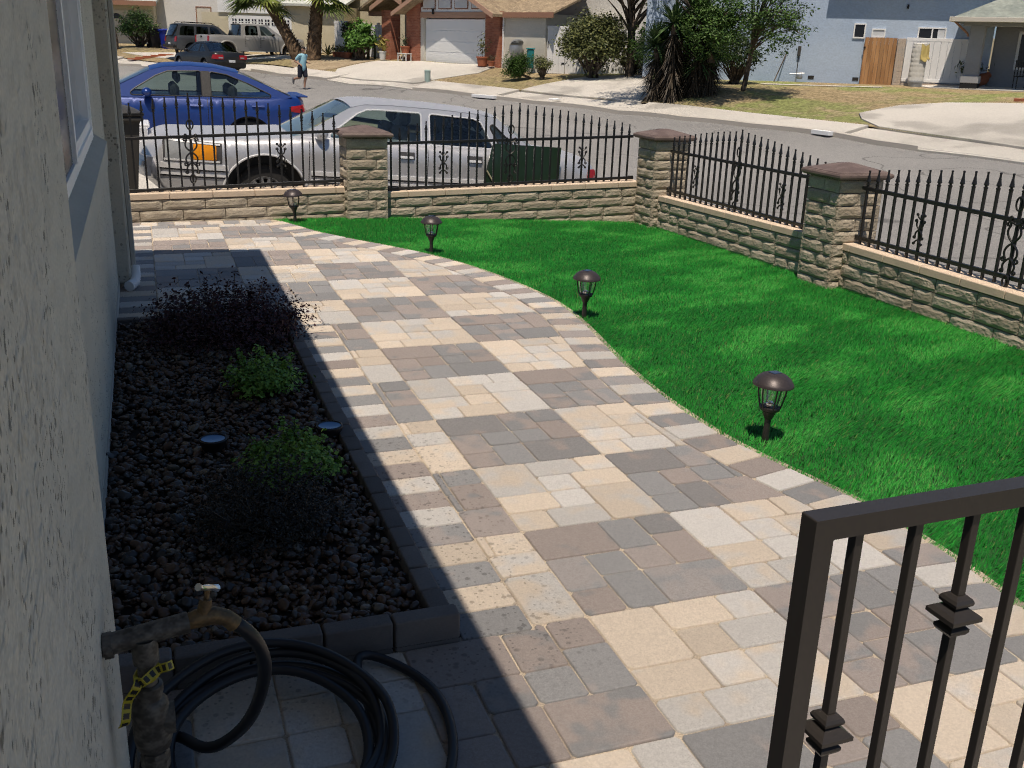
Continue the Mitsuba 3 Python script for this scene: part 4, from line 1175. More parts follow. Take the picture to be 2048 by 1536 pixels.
# ---- blue car beyond it
R_, at_ = frame(-2.55, 11.35, -.175, 0.0, .012)
bl = thing('blue_car', 'bright blue saloon parked beyond the silver car with its rear to the street', 'car')
c = Car(bl, dict(L=4.58, W=.885, R=R_, at=at_, paint='m_paint_blue', edge=.08,
    deck=[(.0, .60), (.05, .70), (.25, .80), (.80, .90), (1.20, .965), (1.5, .975), (3.4, .99), (3.9, 1.01), (4.25, 1.03), (4.46, 1.00), (4.55, .93), (4.57, .80)],
    under=[(4.58, .60), (4.50, .32), (4.3, .24), (.5, .20), (.12, .26), (-.02, .42)],
    wheels=(.92, 3.57), wr=.325, well=.385, nose_face=[(0, .2), (0, .9)], tail_face=[(4.5, .3), (4.58, .6), (4.57, .8), (4.5, 1.02)],
    crown=.03, shoulder=.11, round=.28, crease=.84, gw=.80, tumble=.46, belt=.97,
    house=[(1.28, .965), (2.08, 1.37), (2.30, 1.43), (2.68, 1.455), (3.08, 1.435), (3.45, 1.365), (3.85, 1.21), (4.28, 1.02), (4.1, .97)],
    wins=[[(1.72, 1.0), (1.85, 1.10), (2.17, 1.295), (2.36, 1.37), (2.86, 1.385), (2.86, 1.0)], [(3.0, 1.0), (3.0, 1.38), (3.26, 1.34), (3.62, 1.20), (3.98, 1.03), (3.94, 1.0)]],
    glass=['m_car_glass', 'm_car_glass'], trim=['m_car_black', 'm_car_black'], pillar='m_paint_blue',
    roof=[(2.08, 1.37), (2.30, 1.43), (2.68, 1.455), (3.08, 1.435), (3.45, 1.365)], front=((1.24, .97), (2.10, 1.385)), rear=((4.26, 1.03), (3.46, 1.375)),
    cabin=(1.4, 3.9), seats=(2.45, 3.35), roof_crown=.05))
c.body(); c.frames()
for x in c.c['wheels']:
    for s in (-1, 1): c.wheel(x, s, 8)
c.patch('door_handle', [(2.66, .85), (2.86, .85), (2.86, .89), (2.66, .89)], 'm_paint_blue', .028, .03)
c.patch('door_handle', [(3.62, .86), (3.82, .86), (3.82, .90), (3.62, .90)], 'm_paint_blue', .028, .03)
for x in (1.62, 2.93):
    c.patch('door_gap', [(x, .35), (x + .009, .35), (x + .009, .98), (x, .98)], 'm_car_black', .0025, .006)
c.patch('tail_light', [(4.24, .80), (4.50, .77), (4.53, .90), (4.28, .875)], 'm_lamp_red', .012)
c.endpiece('tail_light', -.80, -.45, .78, .90, True, 'm_lamp_red', .012)
c.endpiece('tail_light', .45, .80, .78, .90, True, 'm_lamp_red', .012)
c.put('spoiler', box(4.40, 4.56, -.66, .66, 1.015, 1.042, .01), 'm_paint_blue')
c.mirror(2.02, 1.03, 'm_paint_blue', -1)
for s in (-1, 1):
    v, f_ = refined(Polygon([(2.862, 1.0), (2.998, 1.0), (2.998, 1.382), (2.862, 1.387)]), .012, .1)
    c.put('pillar_cover', (np.c_[v[:, 0], s * (c.ghw(v[:, 2]) + .003) + v[:, 1], v[:, 2]], f_), 'm_car_black')

# ---- black car at the far kerb
hd = math.atan2(44.9 - 50.2, 4.55 - 2.3)
R_, at_ = frame(1.75, 49.15, .02, hd, .012)
bc = thing('black_car', 'black saloon parked at the far kerb, seen from behind', 'car')
c = Car(bc, dict(L=4.75, W=.90, R=R_, at=at_, paint='m_paint_black', edge=.13,
    deck=[(.0, .55), (.06, .66), (.5, .80), (1.25, .90), (1.6, .93), (3.6, .95), (4.0, .98), (4.55, .97), (4.68, .90), (4.74, .75)],
    under=[(4.75, .52), (4.62, .30), (4.3, .24), (.5, .20), (.12, .26), (-.02, .40)],
    wheels=(.95, 3.62), wr=.32, well=.38, nose_face=[(0, .2), (0, .9)], tail_face=[(4.62, .30), (4.75, .52), (4.74, .75), (4.66, .93)],
    crown=.03, shoulder=.10, round=.25, gw=.77, tumble=.50, belt=.93,
    house=[(1.30, .92), (2.05, 1.33), (2.35, 1.39), (2.75, 1.395), (3.15, 1.35), (4.05, .96)],
    wins=[[(1.80, .96), (2.16, 1.24), (2.36, 1.315), (2.72, 1.33), (2.80, .96)], [(2.90, .96), (2.83, 1.32), (3.10, 1.27), (3.56, .97)]],
    glass=['m_tint_glass', 'm_tint_glass'], screen_glass='m_tint_glass', roof=[(2.05, 1.33), (2.35, 1.39), (2.75, 1.395), (3.15, 1.35)], front=((1.26, .93), (2.07, 1.34)), rear=((4.08, .97), (3.14, 1.36)), cabin=(1.5, 3.6), seats=(2.4, 3.1)))
c.body(); c.frames()
for x in c.c['wheels']:
    for s in (-1, 1): c.wheel(x, s, 6)
for s in (-1, 1):
    c.endpiece('tail_light', min(s * .42, s * .84), max(s * .42, s * .84), .66, .86, True, 'm_lamp_red', .02)
    c.endpiece('reverse_light', min(s * .45, s * .66), max(s * .45, s * .66), .70, .76, True, 'm_lamp_clear', .03)
c.patch('tail_light', [(4.42, .68), (4.70, .66), (4.70, .86), (4.50, .86)], 'm_lamp_red', .012)
c.endpiece('number_plate', -.16, .16, .52, .64, True, 'm_plate_white', .02, .02)
c.mirror(1.80, .98, 'm_paint_black', -1)

# ---- pick-up truck in the driveway beyond
hd = math.atan2(-1.25, -2.65) + math.pi
pk = thing('pickup_truck', 'silver crew cab pickup truck parked in a driveway across the street', 'truck')
T0, T1 = np.array([2.75, 53.55]), np.array([6.75, 52.0])       # tail and nose on the ground
hd = math.atan2(*(T0 - T1)[::-1])
R_, at_ = frame(8.15, 54.2, g1(5, 53.2) + .03, math.atan2(-.30, -.953), .0)
c = Car(pk, dict(L=5.75, W=1.0, R=R_, at=at_, paint='m_paint_silver2', edge=.14,
    deck=[(.0, .80), (.03, 1.02), (.15, 1.12), (1.45, 1.20), (1.60, 1.20), (3.72, 1.20), (3.78, 1.20), (5.66, 1.22), (5.70, 1.10)],
    under=[(5.72, .70), (5.70, .52), (5.5, .42), (.5, .40), (.12, .45), (0, .55)],
    wheels=(1.02, 4.66), wr=.395, well=.50, tw=.26, nose_face=[(0, .2), (0, 1.2)], tail_face=[(5.70, .4), (5.72, .7), (5.68, 1.2)],
    crown=.02, shoulder=.05, round=.15, gw=.90, tumble=.30, belt=1.19, nose_in=.06, tail_in=.02, bow=.10, bow_t=.03,
    house=[(1.50, 1.18), (2.18, 1.74), (2.35, 1.80), (3.60, 1.82), (3.74, 1.78), (3.84, 1.18)],
    wins=[[(1.88, 1.24), (2.28, 1.64), (2.42, 1.72), (2.68, 1.73), (2.68, 1.24)], [(2.84, 1.24), (2.84, 1.73), (3.46, 1.73), (3.54, 1.66), (3.58, 1.24)]],
    glass=['m_car_glass', 'm_tint_glass'], roof=[(2.18, 1.74), (2.35, 1.80), (3.60, 1.82), (3.74, 1.78)], front=((1.46, 1.20), (2.20, 1.75)), rear=((3.86, 1.22), (3.75, 1.74)), screen_glass='m_tint_glass', cabin=(1.7, 3.7), seats=(2.6, 3.3)))
c.body(); c.frames()
for x in c.c['wheels']:
    for s in (-1, 1): c.wheel(x, s, 6)
for s in (-1, 1):
    c.endpiece('tail_light', min(s * .80, s * .985), max(s * .80, s * .985), .82, 1.16, True, 'm_lamp_red', .02)
for x in c.c['wheels']:
    a = np.linspace(-.15, np.pi + .15, 16)
    for s in (-1, 1):
        c.put('wheel_arch', tube(np.c_[x + .53 * np.cos(a), np.full(16, s * .985), .395 + .53 * np.sin(a)], .055, 6), 'm_paint_silver2', smooth=50)
c.put('tailgate_handle', box(5.70, 5.735, -.10, .10, 1.05, 1.15, .01), 'm_car_black')
c.put('rear_bumper', join([box(5.62, 5.86, -.95, -.35, .48, .68, .03), box(5.62, 5.86, .35, .95, .48, .68, .03), box(5.62, 5.82, -.35, .35, .44, .58, .03)]), 'm_bright_trim')
c.put('bed_liner', box(3.95, 5.60, -.80, .80, 1.19, 1.228), 'm_car_black')
c.put('bumper_front', box(-.10, .2, -.95, .95, .50, .72, .05), 'm_bright_trim')
for x in (2.55, 3.40): c.patch('door_handle', [(x, 1.02), (x + .17, 1.02), (x + .17, 1.07), (x, 1.07)], 'm_bright_trim', .02, sides=(-1, 1))
for x in (2.76, 3.62): c.patch('door_gap', [(x, .60), (x + .012, .60), (x + .012, 1.18), (x, 1.18)], 'm_car_black', .003, .006, sides=(-1, 1))
for s in (-1, 1): c.mirror(2.0, 1.28, 'm_car_black', s)

# ---- grey off-roader beside it
su = thing('suv', 'dark grey off-roader with roof rails parked left of the pickup', 'car')
R_, at_ = frame(5.45, 56.2, g1(3, 55.6) + .04, math.atan2(-.30, -.953), .0)
c = Car(su, dict(L=4.55, W=.93, R=R_, at=at_, paint='m_paint_grey', edge=.14,
    deck=[(.0, .70), (.05, .95), (.2, 1.04), (1.2, 1.12), (1.5, 1.13), (4.3, 1.15), (4.45, 1.14), (4.50, 1.0)],
    under=[(4.55, .72), (4.50, .50), (4.3, .42), (.5, .38), (.12, .42), (0, .5)],
    wheels=(.90, 3.60), wr=.37, well=.45, tw=.24, nose_face=[(0, .2), (0, 1.2)], tail_face=[(4.50, .4), (4.55, .72), (4.48, 1.14)],
    crown=.02, shoulder=.06, round=.15, gw=.84, tumble=.26, belt=1.12, nose_in=.06, tail_in=.05, bow_t=.06,
    house=[(1.35, 1.11), (1.95, 1.66), (2.15, 1.74), (4.05, 1.76), (4.22, 1.72), (4.46, 1.12)],
    wins=[[(1.72, 1.17), (2.05, 1.56), (2.18, 1.64), (2.46, 1.65), (2.46, 1.17)], [(2.58, 1.17), (2.58, 1.65), (3.22, 1.66), (3.30, 1.17)], [(3.42, 1.17), (3.36, 1.66), (4.02, 1.66), (4.14, 1.56), (4.24, 1.17)]],
    glass=['m_tint_glass'] * 3, screen_glass='m_tint_glass', roof=[(1.95, 1.66), (2.15, 1.74), (4.05, 1.76), (4.22, 1.72)], front=((1.30, 1.13), (1.97, 1.68)), rear=((4.49, 1.15), (4.23, 1.70)), cabin=(1.5, 4.3), seats=(2.3, 3.2)))
c.body(); c.frames()
for x in c.c['wheels']:
    for s in (-1, 1): c.wheel(x, s, 6)
for s in (-1, 1):
    c.endpiece('tail_light', min(s * .72, s * .90), max(s * .72, s * .90), .84, 1.12, True, 'm_lamp_red', .02)
    c.put('roof_rail', tube([(2.2, s * .56, 1.79), (2.3, s * .56, 1.85), (3.9, s * .56, 1.87), (4.0, s * .56, 1.81)], .022, 6), 'm_car_black')
c.endpiece('number_plate', -.16, .16, .66, .78, True, 'm_plate_white', .02, .02)
c.put('rear_bumper', box(4.40, 4.66, -.86, .86, .52, .68, .04), 'm_car_black')

# ================================================================== houses across the street
mottled('stucco_cream', (.50, .48, .42), (.56, .54, .48), .8, .95, .08, 30)
mottled('stucco_white', (.56, .565, .56), (.61, .615, .61), .8, .95, .08, 30)
mottled('stucco_pale_blue', (.36, .455, .60), (.41, .50, .63), .6, .95, .10, 25)
mottled('stucco_tan', (.50, .46, .34), (.55, .51, .39), .8, .95, .08, 30)
mottled('stucco_grey', (.30, .31, .33), (.34, .35, .37), .8, .95, .08, 30)
flat('trim_brown', (.28, .15, .10), .7)
flat('trim_salmon', (.40, .25, .18), .7)
flat('door_white', (.72, .74, .75), .5)
flat('panel_white', (.55, .58, .62), .6)
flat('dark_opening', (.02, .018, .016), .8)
mottled('shingle_tan', (.30, .235, .155), (.22, .17, .115), 3.5, .95, .30, 16)
mottled('shingle_grey', (.27, .30, .27), (.22, .25, .23), 3.0, .95, .20, 12)
mottled('shingle_pale', (.47, .50, .47), (.42, .44, .42), 2.0, .95, .15, 12)
flat('terracotta', (.33, .11, .055), .8)
flat('bin_blue', (.015, .035, .34), .45)
flat('bin_black', (.018, .017, .017), .5)
flat('bin_brown', (.052, .050, .046), .5)
flat('teal', (.02, .20, .22), .5)
flat('galvanised', (.38, .40, .42), .4, metallic=.6)
flat('pot_white', (.60, .60, .58), .6)
flat('utility_green', (.28, .37, .35), .6)
mottled('cinder', (.38, .36, .33), (.46, .38, .31), 2.0, .95, .15, 30)


def wood_fn(p, n, uv): return mix((.27, .135, .055), (.40, .22, .10), smoothstep(.3, .7, fbm(p.x * 9 + uv.y * 50, p.y * 9, p.z * .9))) * (.8 + .4 * uv.x)


mat('gate_wood', wood_fn, .8)


def brick_fn(p, n, uv):
    row = dr.floor(p.z / .075); c = cell_rand(row, dr.floor((p.x * .38 - p.y * .925) / .21 + .5 * (row - 2 * dr.floor(row / 2))), 3)
    fz = p.z / .075 - row
    mort = on(fz < .14)
    return mix(mix((.26, .085, .050), (.38, .15, .09), c), (.33, .22, .17), mort * .8)


mat('brick', brick_fn, .92, bump=lambda p, n, uv: on(p.z / .075 - dr.floor(p.z / .075) > .14), scale=.006)


class Facade:
    """s to the right along the front, d towards the street, h up"""
    def __init__(self, O, u):
        self.O = np.array(O, float); u = np.array([u[0], u[1], 0.0]); self.u = u / np.linalg.norm(u); n = np.array([u[1], -u[0], 0.0]); self.n = n / np.linalg.norm(n)
        if self.n @ (CAM - self.O) < 0: self.n = -self.n
        self.flip = np.cross(self.u, self.n)[2] < 0
    def P(self, s, d, h): return self.O + self.u * s + self.n * d + np.array([0, 0, h])
    def w(self, m):
        v = m[0]; V = self.O + v[:, :1] * self.u + v[:, 1:2] * self.n + v[:, 2:] * [0, 0, 1.0]
        f = tri(m[1])
        return V, (f[:, ::-1] if self.flip else f)
    def box(self, s0, s1, d0, d1, h0, h1, b=0.0): return self.w(box(s0, s1, d0, d1, h0, h1, b))
    def slab(self, prof, s0, s1):
        """profile in (d, h) swept along s"""
        m = prism(Polygon(prof), s0, s1); v = m[0][:, [2, 0, 1]]
        return self.w((v, m[1]))
    def front(self, poly, d0, d1):
        """polygon in (s, h) extruded from d0 to d1"""
        m = prism(Polygon(poly), d0, d1); v = m[0][:, [0, 2, 1]]
        return self.w((v, m[1][:, ::-1]))


def vinyl_fence(label, F, s0, s1, d, h0, h1, seed, cap=True, mat_='m_vinyl_white', pitch=.30, group=None, posts=True):
    k = thing('vinyl_fence', label, 'fence', group)
    n = max(1, round((s1 - s0) / pitch))
    for i in range(n):
        a, b = s0 + (s1 - s0) * i / n, s0 + (s1 - s0) * (i + 1) / n
        add('board', F.box(a + .004, b - .004, d - .02, d + .02, h0 + .12, h1 - .10, .004), mat_, k)
    add('rail', F.box(s0, s1, d - .03, d + .03, h1 - .12, h1, .006), mat_, k)
    add('rail', F.box(s0, s1, d - .03, d + .03, h0 + .04, h0 + .16, .006), mat_, k)
    if posts:
        s = s0
        while s <= s1 + .01:
            p = add('post', F.box(s - .065, s + .065, d - .07, d + .065, h0 - .3, h1 + .06, .006), mat_, k)
            add('post_cap', F.box(s - .08, s + .08, d - .085, d + .08, h1 + .062, h1 + .11, .02), mat_, p); s += (s1 - s0) / max(1, round((s1 - s0) / 1.85))
    return k


# ---- house with the white garage door
A = Facade((12.72, 43.64, .80), (.379, -.925))
h1 = thing('garage_house', 'house with white garage door, red brick piers and brown shingle roof across the street', 'house')
add('wall', join([A.box(5.69, 8.50, -9, -.12, -.3, 2.25), A.box(-.28, .0, -.30, .0, -.3, 2.06), A.box(4.60, 4.70, -.3, .0, -.3, 2.06), A.box(-.28, 5.69, -9, -.62, -.3, 2.3), A.box(-4.2, -.28, -9, -1.9, -.3, 2.5)]), 'm_stucco_cream', h1)
add('brick_pier', A.box(-1.37, -.28, -.8, .06, -.3, 2.9), 'm_brick', h1)
add('brick_pier', A.box(4.70, 5.69, -.7, .06, -.3, 2.35), 'm_brick', h1)
add('brick_pier', A.box(-3.75, -2.95, -.7, -.1, -.3, 2.42), 'm_brick', h1)
add('brick_wall', A.box(-2.95, -1.37, -1.9, -1.7, -.3, 2.4), 'm_brick', h1)
dk = add('front_door', A.box(-2.3, -1.45, -1.70, -1.64, -.02, 2.0), 'm_dark_opening', h1, label='dark front door in the shade of the porch')
add('door_frame', A.box(-2.36, -1.40, -1.70, -1.61, 2.0, 2.12), 'm_trim_salmon', dk)
gd = add('garage_door', A.box(-.0, 4.60, -.155, -.12, -.02, 2.02), 'm_door_white', h1)
for i in range(4):
    p = add('panel', A.box(.02, 4.58, -.12, -.095, .02 + i * .5, .49 + i * .5, .006), 'm_door_white', gd)
    if i == 0:
        for q in range(5): add('relief', A.box(.14 + q * .9, .90 + q * .9, -.095, -.088, .12, .40, .004), 'm_door_white', p)
add('door_beam', A.box(-.30, 4.69, -.22, .03, 2.06, 2.33, .01), 'm_trim_salmon', h1)
# the gable above the door, boarded white with panels
gp_ = [(-1.9, 2.33), (5.7, 2.33), (5.7, 2.2), (2.16, 3.72), (-1.5, 2.33)]
add('gable', A.front([(-.28, 2.335), (4.69, 2.335), (4.69, 2.50), (2.16, 3.60), (-.28, 2.52)], -.25, -.02), 'm_door_white', h1)
for s in (-.10, 1.13, 2.36, 3.60):
    f_ = add('gable_panel', A.box(s, s + 1.0, -.02, .012, 2.45, min(2.45 + .80, 3.28)), 'm_trim_brown', h1)
    add('inlay', A.box(s + .05, s + .95, .012, .02, 2.50, min(2.45 + .76, 3.24)), 'm_panel_white', f_)
rf = add('roof', join([A.front([(5.92, 2.10), (5.92, 2.22), (2.16, 3.90), (2.16, 3.78)], -9, .70), A.front([(-5.2 + 3.6, 2.10 + .1), (2.16, 3.78), (2.16, 3.90), (-1.6, 2.32)], -9, .70)]), 'm_shingle_tan', h1)
add('barge_board', A.front([(5.95, 2.03), (5.95, 2.24), (2.16, 3.93), (2.16, 3.72)], .702, .745), 'm_trim_salmon', rf)
add('barge_board', A.front([(-1.75, 2.10), (2.16, 3.72), (2.16, 3.93), (-1.75, 2.30)], .702, .745), 'm_trim_salmon', rf)
add('side_roof', A.slab([(.10, 2.22), (.10, 2.30), (-4.0, 3.9), (-4.0, 3.8)], 5.95, 9.15), 'm_shingle_tan', h1)
add('fascia', A.box(5.96, 9.20, .102, .15, 2.08, 2.31, .004), 'm_trim_brown', h1)
add('porch_roof', A.front([(-5.25, 2.36), (-5.25, 2.48), (-2.4, 3.62), (-1.38, 3.2), (-1.38, 3.1), (-2.4, 3.45)], -8, .35), 'm_shingle_tan', h1)
add('porch_fascia', A.front([(-4.1, 2.36), (-4.1, 2.58), (-2.4, 3.30), (-1.38, 2.85), (-1.38, 2.62), (-2.4, 3.05)], .352, .42), 'm_trim_salmon', h1)
add('porch_beam', A.box(-5.1, -2.9, -.6, -.2, 2.15, 2.36), 'm_trim_brown', h1)
add('wall_lamp', join([A.box(.78, .86, .055, .13, 2.22, 2.44, .01), A.box(.66, .86, .055, .10, 2.44, 2.48, .01)]), 'm_car_black', h1)
add('downspout', A.box(5.78, 5.84, -.10, -.04, -.1, 2.1), 'm_vinyl_white', h1)
# left wing wall behind the plants
vinyl_fence('white vinyl fence behind the cactus row left of the brick porch', A, -6.6, -3.8, -.9, 0, 1.72, 1)
# tall neighbour behind
bh = thing('tan_house', 'tan stucco house rising behind the palm trees and the cactus row', 'house')
add('wall', join([A.box(-17.5, -4.2, -16, -5.0, -.3, 7.2)]), 'm_stucco_tan', bh)
add('roof', A.slab([(-4.5, 7.2), (-4.5, 7.35), (-11, 9.2), (-11, 9.05)], -18, -3.8), 'm_shingle_tan', bh)
wb = add('window', A.box(-8.1, -6.8, -5.0, -4.96, 3.3, 4.4), 'm_vinyl_white', bh)
add('pane', A.box(-8.0, -6.9, -4.96, -4.95, 3.4, 4.3), 'm_window_dark', wb)
# right: white gate and fence with the pale house behind
V_ = Facade((16.08, 35.77, .72), (.936, -.35))
gt = thing('vinyl_gate', 'white vinyl gate with black hinges right of the garage house', 'gate')
for i in range(3): add('board', V_.box(.06 + i * .26, .315 + i * .26, -.02, .03, -.10, 1.72, .004), 'm_vinyl_white', gt)
add('rail', V_.box(.04, .86, -.03, .035, 1.72, 1.86, .006), 'm_vinyl_white', gt)
add('hinge', V_.box(.70, .82, .031, .05, .30, .36), 'm_car_black', gt); add('hinge', V_.box(.70, .82, .031, .05, 1.36, 1.42), 'm_car_black', gt)
add('latch', V_.box(.08, .11, .031, .06, .95, 1.22), 'm_car_black', gt)
vinyl_fence('long white vinyl fence right of the white gate, behind the round green bush', V_, .93, 4.95, -.02, -.35, 1.80, 2)
Z_ = Facade((17.47, 39.67, .80), (.936, -.35))
ph = thing('pale_house', 'pale grey stucco house behind the long white vinyl fence', 'house')
add('wall', Z_.front([(-.6, -.3), (6.2, -.3), (6.2, 5.2), (3.6, 5.2), (-.6, 2.5)], -6, -.02), 'm_stucco_white', ph)
add('eave', Z_.front([(-.9, 2.18), (-.9, 2.34), (3.6, 5.2), (3.6, 5.02)], -6, .38), 'm_trim_brown', ph)
add('roof', Z_.front([(3.61, 5.02), (3.61, 5.2), (7.0, 5.9), (7.0, 5.7)], -6, .38), 'm_shingle_tan', ph)
add('air_conditioner', Z_.box(1.12, 1.62, -.02, .40, 1.55, 2.0, .02), 'm_trim_salmon', ph, label='small box shaped air conditioner in the wall')
add('vent_grille', Z_.box(1.36, 1.60, .402, .415, 1.60, 1.96), 'm_dark_opening', ph)
add('window', Z_.box(2.25, 2.75, -.02, .03, 1.5, 2.0), 'm_vinyl_white', ph)
# things in front of it
gr_ = thing('barrel_grill', 'grey metal barrel standing against the cream wall beside the garage', 'barrel')
p = A.P(7.15, .35, -.02)
add('drum', lathe([(.001, .42), (.20, .42), (.27, .62), (.30, .80), (.28, .96), (.30, .98)], 20, p), 'm_galvanised', gr_, smooth=35)
add('leg', join([tube([p + [a, b, 0], p + [a * .7, b * .7, .5]], .018, 6) for a, b in ((.24, .1), (-.24, .1), (0, -.24))]), 'm_galvanised', gr_)
add('lid', mv(lathe([(.30, .0), (.24, .10), (.10, .16), (.001, .17)], 20), p + [.08, .1, 1.02], R=Rotation.from_euler('x', -.5).as_matrix()), 'm_galvanised', gr_, smooth=40)
tb = thing('teal_bin', 'teal plastic bin beside the grey barrel', 'bin')
p = A.P(8.05, .3, 0)
add('bin', join([mv(box(-.13, .13, -.13, .13, 0, .78, .03), p)]), 'm_teal', tb, smooth=30)
add('lid', mv(box(-.16, .16, -.16, .16, .781, .84, .02), p), 'm_teal', tb, smooth=30)


def pot_plant(name, label, p, r, h, potmat, leafm, n, lh, lw, seed, leaf=.16, spread=.8):
    k = thing(name, label, 'potted plant'); rs = np.random.default_rng(seed)
    add('pot', lathe([(.001, .002), (r * .72, 0), (r * .95, h * .85), (r * 1.05, h * .85), (r * 1.05, h), (r * .92, h), (r * .90, h * .9), (.001, h * .88)], 18, p), potmat, k, smooth=35)
    c = np.array(p) + [0, 0, h + lh * .5]
    P = c + rs.normal(size=(n, 3)) * [lw * .4, lw * .4, lh * .28]
    L, uv = leaves(P, P - c + [0, 0, .2], leaf, .35, seed, .4)
    add('foliage', L, leafm, k, uv=uv)
    add('stem', join([tube([np.array(p) + [0, 0, h * .8], np.array(p) + [0, 0, h + lh * .4], P[i]], .012, 4, False) for i in range(6)]), 'm_bark', k)


pot_plant('potted_plant', 'yellow striped plant in a white pot at the brick porch', A.P(-2.75, .55, .02), .20, .42, 'm_pot_white', 'm_leaf_yellow', 60, .75, .35, 1, .34)
pot_plant('potted_plant', 'plant in a terracotta pot against the left brick pier', A.P(-1.15, .30, .38), .24, .34, 'm_terracotta', 'm_leaf_dark', 50, .5, .3, 2, .16)
pot_plant('potted_plant', 'dry looking plant in a square terracotta pot at the right brick pier', A.P(5.0, .45, -.02), .27, .42, 'm_terracotta', 'm_leaf_olive', 90, 1.0, .35, 3, .18)
pot_plant('potted_plant', 'small terracotta pot with seedling beside the right brick pier', A.P(5.55, .40, -.02), .16, .25, 'm_terracotta', 'm_leaf_olive', 24, .25, .2, 4, .12)
st = thing('white_planter_stand', 'small ornate white planter stand at the foot of the left brick pier', 'stand')
add('top', A.box(-1.55, -.80, .12, .52, .34, .385, .01), 'm_pot_white', st)
for s in (-1.52, -.86):
    for d in (.16, .46): add('leg', A.box(s, s + .05, d, d + .05, -.02, .34), 'm_pot_white', st)
add('scrollwork', join([tube([A.P(-1.45 + .55 * t + .0, .5, .17 + .12 * math.sin(t * 9)) for t in np.linspace(0, 1, 18)], .014, 5)]), 'm_pot_white', st)
# utility bollard, topiary and shrubs on the dry lawn
ub = thing('utility_post', 'short pale green round utility post at the corner of the dry lawn', 'utility post')
p = np.array([11.25, 37.46, g1(11.25, 37.46) + .05])
add('post', lathe([(.13, -.1), (.13, .40)], 18, p), 'm_utility_green', ub, smooth=40)
add('cap', lathe([(.14, .40), (.14, .45), (.10, .48), (.001, .49)], 18, p), 'm_utility_green', ub, smooth=40)


def bush(name, label, x, y, r, h, n, size, m, seed, cat='bush', lump=.30, aspect=.5, lift=.0, z=None, stem='m_bark', hollow=.55):
    z0 = (g1(x, y) + .07 if z is None else z)
    return shrub(name, label, cat, (x, y, z0 + lift + (h - lift) * .5), (r, r, (h - lift) * .55), n, size, m, seed, 0, .2, hollow, lump, aspect, None, stem, z0)


k = thing('windswept_juniper', 'windswept dark green juniper leaning right on the dry lawn', 'bush')
rs = np.random.default_rng(14)
jx, jy = 14.27, 34.55; jz = g1(jx, jy) + .05
jr = rt * [1, 1, 0] / np.linalg.norm(rt[:2])
B0 = np.array([jx, jy, jz])
trunk = spl([B0 + jr * .75, B0 + jr * .62 + [0, 0, .16], B0 + jr * .3 + [0, 0, .26], B0 + [0, 0, .5]], 8)
add('trunk', tube(trunk, np.linspace(.06, .03, 8), 7), 'm_bark', k, smooth=40)
Pl, Nl = [], []
for i in range(230):
    t = rs.random(); a = B0 + jr * (-.30 + .55 * t + rs.normal() * .12) + np.array([rs.normal() * .15, rs.normal() * .15, .12 + .75 * rs.random() * (1 - .3 * t)])
    d = jr * rs.uniform(.35, .75) + np.array([0, 0, rs.uniform(.5, 1.0)]); d /= np.linalg.norm(d); L = rs.uniform(.25, .55) * (1.3 if t > .8 else 1)
    q = a + d * np.linspace(0, L, 16)[:, None]; Pl.append(np.repeat(q, 3, 0) + rs.normal(size=(48, 3)) * .035); Nl.append(np.tile(d, (48, 1)))
L_, uv_ = leaves(np.vstack(Pl), np.vstack(Nl), .075, .4, 15, .5)
add('foliage', L_, 'm_leaf_green', k, uv=uv_)
bush('round_bush', 'small rounded grey green bush on a short stem on the dry lawn', 15.25, 33.95, .36, .88, 1500, .07, 'm_leaf_olive', 21, lump=.12, lift=.22)
bush('large_bush', 'large loose round bush with yellow green tips in front of the long white fence', 17.30, 33.35, 1.28, 2.35, 15000, .15, 'm_leaf_olive', 22, lump=.20, hollow=.3)
bush('low_bush', 'low green bush with yellow flowers at the far end of the middle driveway', 19.3, 33.9, .55, .8, 1200, .12, 'm_leaf_olive', 23)
bush('hedge_bush', 'dense dark green bush left of the spiky yucca', 19.3, 32.0, .85, 1.9, 2600, .15, 'm_leaf_green', 24)
bush('leafy_plant', 'bright green leafy plant beside the brick porch', *A.P(-4.3, .9, 0)[:2], .72, 1.72, 2600, .24, 'm_leaf_bright', 25, hollow=.3)
cx = thing('cactus_row', 'row of tall grey green column cacti in front of the white fence', 'cactus')
rs = np.random.default_rng(31)
for i in range(11):
    q = A.P(-6.1 + i * .17, .15 + rs.normal() * .12, 0); hgt = rs.uniform(.7, 1.55)
    add('column', tube([q, q + [0, 0, hgt * .5], q + [rs.normal() * .03, 0, hgt]], [.055, .06, .04], 8), 'm_cactus', cx, smooth=True, uv=(rs.random(), .5))
bush('vine', 'dark climbing plant at the left end of the cactus row', *A.P(-6.55, .1, 0)[:2], .32, 1.75, 700, .14, 'm_leaf_dark', 32, lift=.35)
for i, (s, d, r) in enumerate(((-6.6, .9, .20), (-6.1, .95, .24), (-5.65, 1.0, .22), (-5.2, 1.05, .26))):
    pot_plant('potted_succulent', ['leftmost small terracotta pot of succulents in front of the cacti', 'second terracotta pot of succulents in front of the cacti', 'third terracotta pot of succulents in front of the cacti', 'rightmost pot of succulents beside the leafy plant'][i], A.P(s, d, 0), r, .30, 'm_terracotta', 'm_leaf_olive', 70, .34, .40, 40 + i, .16)
# agave in front of the white gate
wg = thing('vinyl_gate', 'white vinyl gate beside the right palm trunk', 'gate')
for i in range(4): add('board', A.box(-8.05 + i * .30, -7.755 + i * .30, -.02, .03, .08, 1.75, .004), 'm_vinyl_white', wg)
add('rail', A.box(-8.1, -6.8, -.03, .035, 1.75, 1.88, .006), 'm_vinyl_white', wg)
add('hinge', A.box(-7.0, -6.86, .031, .05, .40, .46), 'm_car_black', wg); add('hinge', A.box(-7.0, -6.86, .031, .05, 1.35, 1.41), 'm_car_black', wg)


